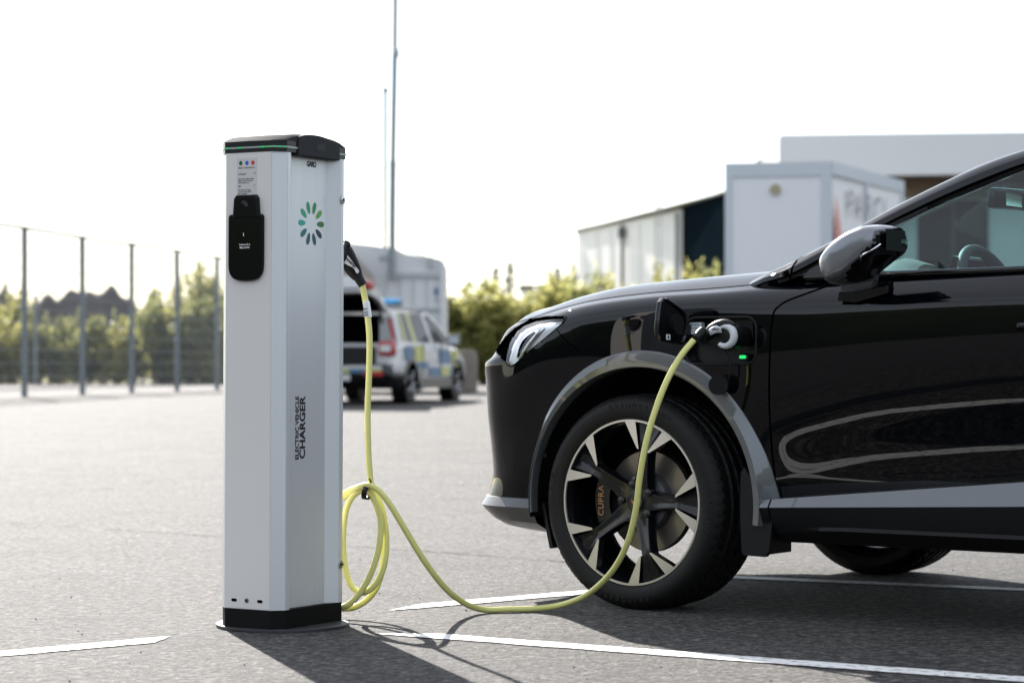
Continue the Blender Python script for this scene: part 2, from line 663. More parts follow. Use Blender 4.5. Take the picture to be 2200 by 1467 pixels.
def text_geo(body, size, bold=0.0, extrude=0.0, sx=1.0, align='CENTER', space=1.0):
    cu = bpy.data.curves.new('lettering', 'FONT')
    cu.body = body
    cu.size = size
    cu.extrude = extrude
    cu.offset = bold
    cu.align_x = align
    cu.align_y = 'CENTER'
    cu.space_character = space
    cu.resolution_u = 3
    o = bpy.data.objects.new('lettering', cu)
    COL.objects.link(o)
    me = bpy.data.meshes.new_from_object(o)
    V = [Vector((v.co.x * sx, v.co.y, v.co.z)) for v in me.vertices]
    F = [tuple(p.vertices) for p in me.polygons]
    bpy.data.objects.remove(o)
    bpy.data.curves.remove(cu)
    bpy.data.meshes.remove(me)
    return V, F


def place(geo, M):
    return [M @ v for v in geo[0]], geo[1]


def text(name, body, size, M, mat, parent=None, **kw):
    V, F = place(text_geo(body, size, **kw), M)
    return obj(name, V, F, mat, parent, smooth=False)


def revolve_y(profile, seg):
    """profile list of (r, y); revolve about the y axis"""
    V = []
    for i in range(seg):
        a = 2 * math.pi * i / seg
        for r, y in profile:
            V.append(Vector((r * math.cos(a), y, r * math.sin(a))))
    return V, grid_faces(seg, len(profile), wrap_u=True)


def pchip(x, y, q):
    x = np.asarray(x, float)
    y = np.asarray(y, float)
    q = np.asarray(q, float)
    if y.ndim == 1:
        return pchip(x, y[:, None], q)[:, 0]
    h = np.diff(x)[:, None]
    dl = np.diff(y, axis=0) / h
    m = np.zeros_like(y)
    a, b = dl[:-1], dl[1:]
    w1 = 2 * h[1:] + h[:-1]
    w2 = h[1:] + 2 * h[:-1]
    with np.errstate(divide='ignore', invalid='ignore'):
        hm = (w1 + w2) / (w1 / a + w2 / b)
    m[1:-1] = np.where(a * b > 0, hm, 0.0)
    m[0], m[-1] = dl[0], dl[-1]
    i = np.clip(np.searchsorted(x, q) - 1, 0, len(x) - 2)
    hh = (x[i + 1] - x[i])[:, None]
    t = ((q - x[i])[:, None]) / hh
    return ((2 * t ** 3 - 3 * t ** 2 + 1) * y[i] + (t ** 3 - 2 * t ** 2 + t) * hh * m[i]
            + (-2 * t ** 3 + 3 * t ** 2) * y[i + 1] + (t ** 3 - t ** 2) * hh * m[i + 1])


def cr1(x, y, q):
    """smooth (finite difference) cubic interpolation, no overshoot control"""
    x = np.asarray(x, float)
    y = np.asarray(y, float)
    q = np.asarray(q, float)
    m = np.gradient(y, x, axis=0)
    i = np.clip(np.searchsorted(x, q) - 1, 0, len(x) - 2)
    sh = (slice(None),) + (None,) * (y.ndim - 1)
    hh = (x[i + 1] - x[i])[sh]
    t = ((q - x[i])[sh]) / hh
    return ((2 * t ** 3 - 3 * t ** 2 + 1) * y[i] + (t ** 3 - 2 * t ** 2 + t) * hh * m[i]
            + (-2 * t ** 3 + 3 * t ** 2) * y[i + 1] + (t ** 3 - t ** 2) * hh * m[i + 1])


# ------------------------------------------------------------------ ground
def build_ground():
    ys = list(np.concatenate([[-60, -30, -10, 0], np.arange(2, 46, 1.5), [50, 56, 62, 69.3]]))
    xs = [-160, -80, -40, -20, -10, -5, 0, 5, 10, 20, 40, 80, 160]
    V = [(x, y, ground_z(y)) for y in ys for x in xs]
    tag(obj('parking_lot', V, [tuple(reversed(f)) for f in grid_faces(len(ys), len(xs))], 'asphalt'), 'grey sunlit asphalt of the parking lot', None, kind='structure')
    V = [(-3000, -3000, -0.03), (3000, -3000, -0.03), (3000, 69, -0.03), (-3000, 69, -0.03)]
    V2 = [(-3000, 69, 0.16), (3000, 69, 0.16), (3000, 4000, 0.16), (-3000, 4000, 0.16)]
    tag(obj('ground', V + V2, [(0, 1, 2, 3), (3, 2, 5, 4), (4, 5, 6, 7)], 'dry_ground', smooth=False), kind='structure')

    def stripe(name, a, b, w, taper0=0.0, taper1=0.0, z=0.003, n=40):
        a, b = Vector(a), Vector(b)
        d = (b - a)
        Ln = d.length
        d.normalize()
        nr = Vector((-d.y, d.x, 0))
        V = []
        for i in range(n + 1):
            s = i / n
            e = random.uniform(-0.004, 0.004)
            f = random.uniform(-0.004, 0.004)
            k0, k1 = 1.0, 1.0
            if taper0 and s * Ln < taper0:
                k1 = s * Ln / taper0
            if taper1 and (1 - s) * Ln < taper1:
                k0 = (1 - s) * Ln / taper1
            p = a + d * (Ln * s)
            p.z = ground_z(p.y) + z
            V.append(p - nr * (w / 2 * (2 * k0 - 1) + e) if True else p)
            V.append(p + nr * (w / 2 * (2 * k1 - 1) + f))
        o = obj(name, V, [(2 * i, 2 * i + 2, 2 * i + 3, 2 * i + 1) for i in range(n)], 'road_paint', smooth=False)
        tag(o, kind='structure')
        return o

    a, b = gpt(-60, 1411), gpt(388, 1371)
    stripe('road_marking', a, b, 0.098, taper1=0.12)
    stripe('road_marking', gpt(812, 1310), gpt(1330, 1267), 0.105, taper0=0.22)
    stripe('road_marking', gpt(822, 1358.5), gpt(2230, 1463), 0.098, taper0=0.16)
    stripe('road_marking', gpt(1470, 1236), gpt(2260, 1270), 0.10)

    # open joint across the asphalt
    P = [gpt(-40, 1124), gpt(90, 1129), gpt(170, 1134)]
    Q = [gpt(225, 1138), gpt(330, 1144), gpt(480, 1154), gpt(620, 1164), gpt(742, 1173), gpt(900, 1184), gpt(1100, 1199), gpt(1290, 1213), gpt(1600, 1236)]
    Q2 = [gpt(1560, 1233), gpt(1640, 1237), gpt(1720, 1241), gpt(1790, 1243)]
    for path, ww in ((P, 0.018), (Q, 0.022), (Q2, 0.03)):
        c = catmull(path, 40)
        V = []
        for i, p in enumerate(c):
            w = ww * (0.30 + 0.7 * abs(math.sin(i * 0.21) * math.sin(i * 0.047 + 1))) * random.uniform(0.5, 1.15)
            off = random.uniform(-0.007, 0.007)
            z = ground_z(p.y) + 0.0035
            V += [(p.x, p.y - w / 2 + off, z), (p.x, p.y + w / 2 + off, z)]
        tag(obj('asphalt_joint', V, [(2 * i, 2 * i + 2, 2 * i + 3, 2 * i + 1) for i in range(len(c) - 1)], 'seam_tar', smooth=False), kind='structure')
    # loose grit lying on the lot
    G = []
    for _ in range(170):
        y = random.uniform(5.6, 11.5)
        x = random.uniform(-0.24, 0.24) * y
        s = random.uniform(0.0012, 0.0038)
        p = Vector((x, y, ground_z(y) + s * 0.5))
        V = [p + Vector((s * random.uniform(.6, 1.2), 0, 0)), p + Vector((-s * random.uniform(.6, 1.2), 0, 0)),
             p + Vector((0, s * random.uniform(.6, 1.2), 0)), p + Vector((0, -s * random.uniform(.6, 1.2), 0)),
             p + Vector((0, 0, s)), p + Vector((0, 0, -s * .6))]
        G.append((V, [(0, 2, 4), (2, 1, 4), (1, 3, 4), (3, 0, 4), (2, 0, 5), (1, 2, 5), (3, 1, 5), (0, 3, 5)]))
    V, F = merge(G)
    tag(obj('grit', V, F, 'gravel', smooth=False), 'loose stone grit scattered on the asphalt', 'grit', kind='stuff')


build_ground()


# ------------------------------------------------------------------ charger
def build_charger():
    root = empty('charging_station', (-0.672, 7.085, 0), R(-30))   # local x = p (side), y = q (back)
    root.rotation_euler = (Matrix.Rotation(R(0.26), 3, 'Y') @ Matrix.Rotation(R(-30), 3, 'Z')).to_euler()
    tag(root, 'grey aluminium charging post with black screen and green leaf emblem', 'charging station')
    hp = [(.081, -.1755), (.111, -.1455), (.111, -.1255), (.0865, -.0875), (.0865, .0875), (.111, .1255), (.111, .1455), (.081, .1755)]
    poly = hp + [(-x, y) for x, y in reversed(hp)]
    octo = [(.081, -.1755), (.111, -.1455), (.111, .1455), (.081, .1755), (-.081, .1755), (-.111, .1455), (-.111, -.1455), (-.081, -.1755)]

    def scaled(pl, d):
        return [(x + (d if x > 0 else -d), y + (d if y > 0 else -d)) for x, y in pl]
    # base
    circ = [(0.194 * math.cos(2 * math.pi * i / 64), 0.194 * math.sin(2 * math.pi * i / 64)) for i in range(64)]
    prism('base_plate', circ, 0.001, 0.010, 'base_steel', root, bev=0.002)
    prism('plinth', scaled(octo, -0.001), 0.010, 0.064, 'base_black', root)
    prism('column', poly, 0.064, 1.374, 'aluminium', root)
    # vertical joint lines where the corner profiles meet the face panels
    for s in (-1, 1):
        prism('face_panel', [(-.0795, s * .1750), (.0795, s * .1750), (.0795, s * .1772), (-.0795, s * .1772)], 0.066, 1.372, 'panel_grey', root)
    for sx in (-1, 1):
        for k in (-1, 1):
            # thin bead beside every side channel
            V, F = box_geo((sx * 0.1112, k * 0.1355, 0.719), (0.0012, 0.012, 1.304))
            obj('corner_bead', V, F, 'aluminium', root, smooth=False)
    # cap: band, light strip, roof
    prism('cap_band', scaled(octo, 0.003), 1.3725, 1.404, 'cap_black', root)
    ring_o, ring_i = scaled(octo, 0.0045), scaled(octo, 0.001)
    led = prism('light_strip', ring_o, 1.3835, 1.3885, 'led_clear', root)
    for (u, w) in ((-.074, .008), (-.03, .010), (.050, .016), (.074, .008)):
        V, F = box_geo((u + 0.0, -.1805, 1.386), (w, 0.002, 0.0042))
        obj('light_segment', V, F, 'led_green', root, smooth=False)
    for (t, w) in ((.15, .006), (.45, .006), (.8, .006)):
        c = Vector((.0865 + .03 * t, -.1805 + .03 * t, 1.386))
        V, F = box_geo((0, 0, 0), (w, 0.002, 0.0042))
        Mx = Matrix.Translation(c) @ Matrix.Rotation(R(45), 4, 'Z')
        obj('light_segment', [Mx @ v for v in V], F, 'led_green', root, smooth=False)
    qs = [(-.178, 1.404), (-.150, 1.415), (-.118, 1.428), (-.09, 1.4335), (-.05, 1.436), (0, 1.437), (.05, 1.436), (.09, 1.4335), (.118, 1.428), (.150, 1.415), (.178, 1.404)]
    bm = bmesh.new()
    rows = []
    for q, z in qs:
        z = 1.404 + (z - 1.404) * .80
        aw = .1135 - max(0, abs(q) - .1485) * 1.0
        row = [(-aw, q, 1.404), (-aw, q, max(1.4045, z - .006)), (-aw + .012, q, z), (0, q, z + .001), (aw - .012, q, z), (aw, q, max(1.4045, z - .006)), (aw, q, 1.404)]
        rows.append([bm.verts.new(p) for p in row])
    for i in range(len(rows) - 1):
        for j in range(6):
            bm.faces.new((rows[i][j], rows[i + 1][j], rows[i + 1][j + 1], rows[i][j + 1]))
    bm.faces.new(list(reversed(rows[0])))
    bm.faces.new(rows[-1])
    bobj('cap_roof', bm, 'roof_grey', root, True, 30)
    # rounded side cover over each channel
    for s in (-1, 1):
        n = 18
        lo, hi = -.098, .112
        pl = [(lo, 1.366), (hi, 1.366)]
        for i in range(n + 1):
            t = 1 - i / n
            q = lo + (hi - lo) * t
            pl.append((q, 1.402 + .028 * (1 - abs((q + .012) / .128) ** 2.3)))
        Mx = frame_mtx((s * 0.0870, 0, 0), (0, s, 0), (0, 0, 1)) if s > 0 else frame_mtx((-0.0870, 0, 0), (0, -1, 0), (0, 0, 1))
        prism('side_cover', pl, 0, 0.0325, 'cap_grey', root, mtx=Mx, bev=0.003)
    # cover badge
    Mb = frame_mtx((0.1198, .012, 1.3965), (0, 1, 0), (0, 0, 1))
    g = []
    fw, fh = .034, .0165
    for (cx, cy, sx, sy) in ((0, fh / 2, fw, .0016), (0, -fh / 2, fw, .0016), (-fw / 2, 0, .0016, fh + .0016), (fw / 2, 0, .0016, fh + .0016)):
        v, f = box_geo((cx, cy, 0), (sx, sy, .0012))
        g.append(([Mb @ p for p in v], f))
    g.append(place(text_geo('GARO', .0125, bold=.0004, extrude=.0006), Mb))
    V, F = merge(g)
    obj('cover_badge', V, F, 'cap_black', root, smooth=False)
    # side channel prints
    fx = .0865 + .0006
    text('brand_lettering', 'GARO', .0215, frame_mtx((fx, .012, 1.348), (0, 1, 0), (0, 0, 1)), 'print_black', root, bold=.0011, sx=.86, space=.86)
    M0 = frame_mtx((fx, .012, 1.176), (0, 1, 0), (0, 0, 1))
    for i in range(10):
        a = R(90 - 18 - 36 * i)
        V = [Vector((0, 0, 0))]
        m = 20
        r0, r1 = .029, .0655
        for k in range(m):
            b = 2 * math.pi * k / m
            rr = (r0 + r1) / 2 + (r1 - r0) / 2 * math.cos(b)
            ww = .0085 * math.sin(b) * (1 + .18 * math.cos(b))
            V.append(Vector((rr * math.cos(a) - ww * math.sin(a), rr * math.sin(a) + ww * math.cos(a), 0)))
        V[0] = sum(V[1:], Vector()) / m
        V = [M0 @ v for v in V]
        obj('emblem_petal', V, [(0, 1 + k, 1 + (k + 1) % m) for k in range(m)], 'petal_%d' % i, root, smooth=False)
    Mt = frame_mtx((fx, -.0545, .582), (0, 0, 1), (0, -1, 0))
    text('vertical_lettering', 'ELECTRIC VEHICLE', .0235, Mt, 'print_black', root, bold=.0008, sx=.93)
    Mt = frame_mtx((fx, -.0270, .582), (0, 0, 1), (0, -1, 0))
    text('vertical_lettering', 'CHARGER', .0385, Mt, 'print_black', root, bold=.0013, sx=1.03)

    # front face: instruction label, reader and screen
    fy = -.1772
    FM = lambda p, z, d=0.0006: frame_mtx((p, fy - d, z), (1, 0, 0), (0, 0, 1))
    V, F = box_geo((-.006, fy - .0003, 1.303), (.070, .0006, .106))
    obj('instruction_label', V, F, 'label_film', root, smooth=False)
    for k, (p, mt, t) in enumerate(((-.028, 'dot_green', 'READY'), (-.006, 'dot_blue', 'CHARGE'), (.015, 'dot_red', 'FAULT'))):
        M = FM(p, 1.342)
        V = [M @ Vector((.0058 * math.cos(a), .0064 * math.sin(a), .0004)) for a in np.linspace(0, 2 * math.pi, 24, endpoint=False)]
        obj('status_dot', V, [tuple(range(24))], mt, root, smooth=False)
        text('label_print', t, .0056, FM(p, 1.328, .001), 'print_black', root, bold=.0001)
    for (p, z, s, t) in ((-.0365, 1.310, .0060, 'ATTENTION'), (.019, 1.312, .0045, 'EN'), (-.0365, 1.2965, .0050, 'Read instruction before charging.'), (-.0365, 1.291, .0050, 'Make sure cable is locked and'),
                         (-.0365, 1.2855, .0050, 'never pull cable in use.'), (-.0365, 1.2755, .0060, 'OBS'), (.019, 1.277, .0045, 'SV'), (-.0365, 1.265, .0050, 'Kontrollera innan laddning.'), (-.0365, 1.2595, .0050, 'Ladda endast med godkänd'), (-.0365, 1.254, .0050, 'kabel och kontakt.')):
        text('label_print', t, s, FM(p, z, .001), 'print_black', root, align='LEFT', bold=.00012, sx=.82)
    # reader head
    up = [(-.047, 1.183), (.043, 1.183), (.0385, 1.240), (.032, 1.250), (-.034, 1.250), (-.0425, 1.240)]
    prism('card_reader', up, 0, .016, 'screen_black', root, mtx=frame_mtx((0, fy + .001, 0), (1, 0, 0), (0, 0, 1)), bev=.004)
    lo = [(-.060, 1.197), (.056, 1.197)]
    lo = [(-.062, 1.192)]
    W0, W1 = -.063, .056
    cxm, hw = (W0 + W1) / 2, (W1 - W0) / 2
    pl = []
    for k in range(13):
        a = R(180 + 180 * k / 12)
        ca, sa = math.cos(a), math.sin(a)
        pl.append((cxm + hw * math.copysign(abs(ca) ** .62, ca), 1.052 + .048 * math.copysign(abs(sa) ** .8, sa)))
    pl += [(W1, 1.188), (W1 - .005, 1.1945), (W0 + .005, 1.1945), (W0, 1.188)]
    prism('screen_housing', pl, 0, .0135, 'screen_black', root, mtx=frame_mtx((0, fy + .001, 0), (1, 0, 0), (0, 0, 1)), bev=.003)
    SM = lambda p, z: frame_mtx((p, fy - .0132, z), (1, 0, 0), (0, 0, 1))
    V, F = box_geo((-.004, fy - .0128, 1.125), (.088, .0006, .088))
    obj('screen', V, F, 'gloss_black', root, smooth=False)
    text('screen_lettering', '1', .0125, SM(-.008, 1.136), 'screen_text', root, bold=.0003)
    text('screen_lettering', '3-phase 32 A', .0072, SM(-.004, 1.1075), 'screen_text', root, bold=.0001)
    text('screen_lettering', 'Max 22 kW', .0072, SM(-.004, 1.099), 'screen_text', root, bold=.0001)
    # contactless symbol on the reader
    g = []
    for r in (.004, .008, .012):
        a = [Vector((-.006 + r * math.cos(t), fy - .0153, 1.220 + r * math.sin(t))) for t in np.linspace(R(-30), R(140), 12)]
        g.append(tube_geo(a, .0006, 5))
    V, F = merge(g)
    obj('contactless_mark', V, F, 'hub_metal', root)
    # slots and screw at the foot of the panel
    for p in (-.045, .046):
        prism('slot', rrect(.019, .0085, .0042, 4), 0, .0008, 'gap_black', root, mtx=FM(p, .0885, .0002))
    bolt = lambda r: [(r * math.cos(2 * math.pi * i / 20), r * math.sin(2 * math.pi * i / 20)) for i in range(20)]
    prism('screw', bolt(.0065), 0, .003, 'hub_metal', root, mtx=FM(0.0, .089, 0), bev=.001)
    prism('screw_socket', bolt(.0028), 0, .0034, 'gap_black', root, mtx=FM(0.0, .089, 0))
    for z in (1.252, .176):
        M = frame_mtx((.111, .1355, z), (0, 1, 0), (0, 0, 1))
        prism('lock_bolt', bolt(.0125), 0, .006, 'steel_bolt', root, mtx=M, bev=.0025, smooth=True)
        prism('lock_keyhole', bolt(.0045), 0, .0066, 'gap_black', root, mtx=M)
    # outlet on the back face, the plug sits in it
    prism('outlet', bolt(.045), 0, .010, 'plug_black', root, mtx=frame_mtx((0.02, .1772, .985), (-1, 0, 0), (0, 0, 1)), bev=.003)
    return root


charger = build_charger()

# ------------------------------------------------------------------ the parked car being charged
CA = R(36.5)
CAR_O = Vector((.369 + .905 * math.sin(CA), 7.545 + .905 * math.cos(CA), 0))
CAR_RZ = math.pi - CA
CAR_M = Matrix.Translation(CAR_O) @ Matrix.Rotation(CAR_RZ, 4, 'Z')
CAR_MI = CAR_M.inverted()

STX = [-3.62, -3.38, -2.68, -2.0, -1.3, -.9, -.5, -.25, 0, .25, .40, .51, .605, .660, .700, .742, .776, .80, .806]
STY = [.70, .85, .912, .915, .915, .915, .914, .913, .912, .905, .893, .870, .832, .782, .710, .58, .37, .15, 0]
SPX = [-3.62, -3.38, -2.68, -2.0, -1.3, -.9, -.5, -.25, 0, .22, .34, .41, .48, .53, .56, .585, .605, .617, .62]
ZC = [1.0, .995, .985, .97, .959, .953, .947, .948, .936, .905, .868]
ZB = [1.09, 1.08, 1.06, 1.048, 1.034, 1.024, 1.014, 1.000, .989, .964, .936]
ZR9 = [1.12, 1.12, 1.12, 1.10, 1.085, 1.075, 1.062, 1.049, 1.034, 1.013, .986]
ZSP = [1.14, 1.14, 1.14, 1.12, 1.10, 1.09, 1.078, 1.062, 1.045, 1.024, 1.004, .99, .975, .962, .952, .944, .938, .935, .934]


def shell_rows():
    Dm, Zm = [], []
    for i in range(11):
        x = STX[i]
        zc, zb = ZC[i], ZB[i]
        d8 = .082 if x < -.6 else .105
        if x > .3:
            rows = [(.035, .33), (.022, .42), (.015, .52), (.007, .64), (.0, .76), (.006, zc - .03), (.018, zc), (.058, (zc + zb) / 2 + .006), (.108, zb), (.26, ZR9[i])]
        else:
            rows = [(.026, .33), (.006, .43), (.004, .53), (.002, .66), (.0, .80), (.003, zc - .028), (.012, zc), (.045, (zc + zb) / 2 + .006), (d8, zb), (.27, ZR9[i])]
        Dm.append([r[0] for r in rows])
        Zm.append([r[1] for r in rows])
    corner = [
        [(.022, .33), (.020, .42), (.016, .52), (.006, .62), (.001, .715), (.002, .775), (.022, .826), (.066, .884), (.112, .914), (.24, .960)],
        [(.016, .33), (.028, .41), (.021, .51), (.009, .61), (.003, .70), (-.001, .764), (.030, .803), (.080, .874), (.126, .903), (.235, .947)],
        [(.012, .33), (.034, .41), (.025, .50), (.010, .61), (.004, .692), (-.003, .760), (.036, .795), (.094, .868), (.138, .894), (.23, .934)],
        [(.012, .33), (.036, .41), (.026, .50), (.004, .61), (.0, .690), (.006, .752), (.036, .800), (.100, .862), (.144, .887), (.23, .924)],
        [(.012, .33), (.036, .41), (.026, .50), (.005, .61), (.0, .690), (.006, .750), (.036, .797), (.100, .857), (.146, .881), (.23, .915)],
        [(.012, .33), (.036, .41), (.026, .50), (.006, .61), (.0, .690), (.006, .748), (.036, .794), (.100, .853), (.148, .877), (.23, .908)],
        [(.012, .33), (.036, .41), (.026, .50), (.006, .61), (.0, .690), (.006, .748), (.036, .794), (.100, .850), (.150, .874), (.23, .904)],
        [(.012, .33), (.036, .41), (.026, .50), (.006, .61), (.0, .690), (.006, .748), (.036, .794), (.100, .850), (.150, .874), (.23, .903)],
    ]
    for rows in corner:
        Dm.append([r[0] for r in rows])
        Zm.append([r[1] for r in rows])
    return np.array(Dm), np.array(Zm)


def build_shell(nu=430, sub=11):
    st = np.array([STX, STY]).T
    seg = np.hypot(*np.diff(st, axis=0).T)
    s = np.concatenate([[0], np.cumsum(seg)])
    # denser towards the front
    q = np.concatenate([np.linspace(0, s[4], 70, endpoint=False), np.linspace(s[4], s[-1], nu - 70)])
    C = cr1(s, st, q)
    C[-1, 1] = 0
    Sx = cr1(s, np.array(SPX), q)
    Dm, Zm = shell_rows()
    Dq = pchip(s, Dm, q)
    Zq = cr1(s, Zm, q)
    Zs = pchip(s, np.array(ZSP), q)
    S = np.stack([Sx, np.zeros_like(Sx)], 1)
    L = np.maximum(np.hypot(*(S - C).T), .2)
    W = np.concatenate([Dq / L[:, None], np.full((len(q), 1), .62), np.ones((len(q), 1))], 1)
    Zall = np.concatenate([Zq, (Zq[:, 9] * .25 + Zs * .75)[:, None], Zs[:, None]], 1)
    rv = np.arange(12.)
    vq = np.concatenate([np.linspace(0, 9, 9 * sub + 1), np.linspace(9, 11, 18)[1:]])
    Wv = pchip(rv, W.T, vq).T
    Zv = cr1(rv, Zall.T, vq).T
    P = np.zeros((len(q), len(vq), 3))
    P[:, :, :2] = C[:, None, :] + Wv[:, :, None] * (S - C)[:, None, :]
    P[:, :, 2] = Zv
    # the doors are undercut below the shoulder
    X, Z = P[:, :, 0], P[:, :, 2]
    xf = np.clip(X.ravel(), -2.99, -.35)
    amp = .086 * pchip([-3.0, -2.6, -2.0, -1.3, -.9, -.66, -.54, -.44, -.34], [0, .3, .98, 1.0, .93, .82, .70, .30, 0], xf).reshape(X.shape)
    zc0 = pchip([-3.0, -1.5, -.9, -.5, -.3], [.63, .625, .585, .52, .50], xf).reshape(X.shape)
    t = (zc0 - Z) / .105
    phi = 1 / (1 + np.exp(-1.702 * t))
    P[:, :, 1] -= amp * phi * (vq[None, :] < 7)
    return P, vq


SHELL, SHV = build_shell()
NU, NV = SHELL.shape[:2]
_du = np.gradient(SHELL, axis=0)
_dv = np.gradient(SHELL, axis=1)
SHN = np.cross(_du, _dv)
SHN /= np.maximum(np.linalg.norm(SHN, axis=2, keepdims=True), 1e-9)
if SHN[NU // 2, NV // 3, 1] < 0:
    SHN = -SHN
_side = SHV <= 8.0
_FP = SHELL[:, _side].reshape(-1, 3)
_FN = SHN[:, _side].reshape(-1, 3)
_sel = _FP[:, 1] > .3
_FP, _FN = _FP[_sel], _FN[_sel]


def surf(x, z):
    """body surface point and normal on the left flank at (x, z)"""
    d = (_FP[:, 0] - x) ** 2 + (_FP[:, 2] - z) ** 2
    k = np.argpartition(d, 6)[:6]
    w = 1 / (d[k] + 1e-7)
    w /= w.sum()
    n = (_FN[k] * w[:, None]).sum(0)
    p = (_FP[k] * w[:, None]).sum(0)
    n /= np.linalg.norm(n)
    # slide along the tangent plane to the asked x, z
    y = p[1]
    if abs(n[1]) > .2:
        y = p[1] - (n[0] * (x - p[0]) + n[2] * (z - p[2])) / n[1]
    return Vector((x, y, z)), Vector(n)


def inpoly(x, z, poly):
    ins = np.zeros(x.shape, bool)
    n = len(poly)
    for i in range(n):
        x1, z1 = poly[i]
        x2, z2 = poly[(i + 1) % n]
        c = ((z1 > z) != (z2 > z)) & (x < (x2 - x1) * (z - z1) / (z2 - z1 + 1e-12) + x1)
        ins ^= c
    return ins


ARCH_C, ARCH_R = (-.030, .335), (.418, .420)
PORT = [(-.334 + a, .837 + b) for a, b in rrect(.250, .142, .034, 6)]


def car_px(Pts):
    """where car-space points fall in the photograph (for laying out lamp outlines traced from it)"""
    c, s_ = math.cos(CAR_RZ), math.sin(CAR_RZ)
    X = CAR_O.x + c * Pts[..., 0] - s_ * Pts[..., 1]
    Y = CAR_O.y + s_ * Pts[..., 0] + c * Pts[..., 1]
    return 1100 + FPX * X / Y, 783 - FPX * (Pts[..., 2] - CAM_H) / Y


_SPX, _SPY = car_px(SHELL)
_toC = np.array([CAR_MI @ Vector((0, 0, CAM_H))])
_vis = ((np.array(_toC)[0] - SHELL) * SHN).sum(2) > 0


def on_shell(px, py, off=0.0):
    d = (_SPX - px) ** 2 + (_SPY - py) ** 2 + np.where(_vis, 0, 1e6)
    k = np.unravel_index(np.argmin(d), d.shape)
    return Vector(SHELL[k]) + Vector(SHN[k]) * off


LENS_PX = [(1213, 687), (1196, 706), (1152, 744), (1106, 783), (1096, 786), (1088, 779), (1090, 762), (1096, 738), (1110, 714), (1126, 701), (1150, 692), (1180, 687)]
BROW_PX = [(1213, 678), (1213, 688), (1180, 688), (1150, 693), (1126, 702), (1110, 715), (1096, 739), (1090, 763), (1088, 779), (1076, 768), (1066, 757), (1069, 745), (1084, 724), (1106, 704), (1138, 685), (1176, 679)]


def door_gap_x(z):
    return np.interp(z, [.2, .33, .46, .74, .88, .922, .950, .974, 1.0, 1.1], [-.50, -.502, -.496, -.504, -.512, -.520, -.545, -.61, -.68, -.75])


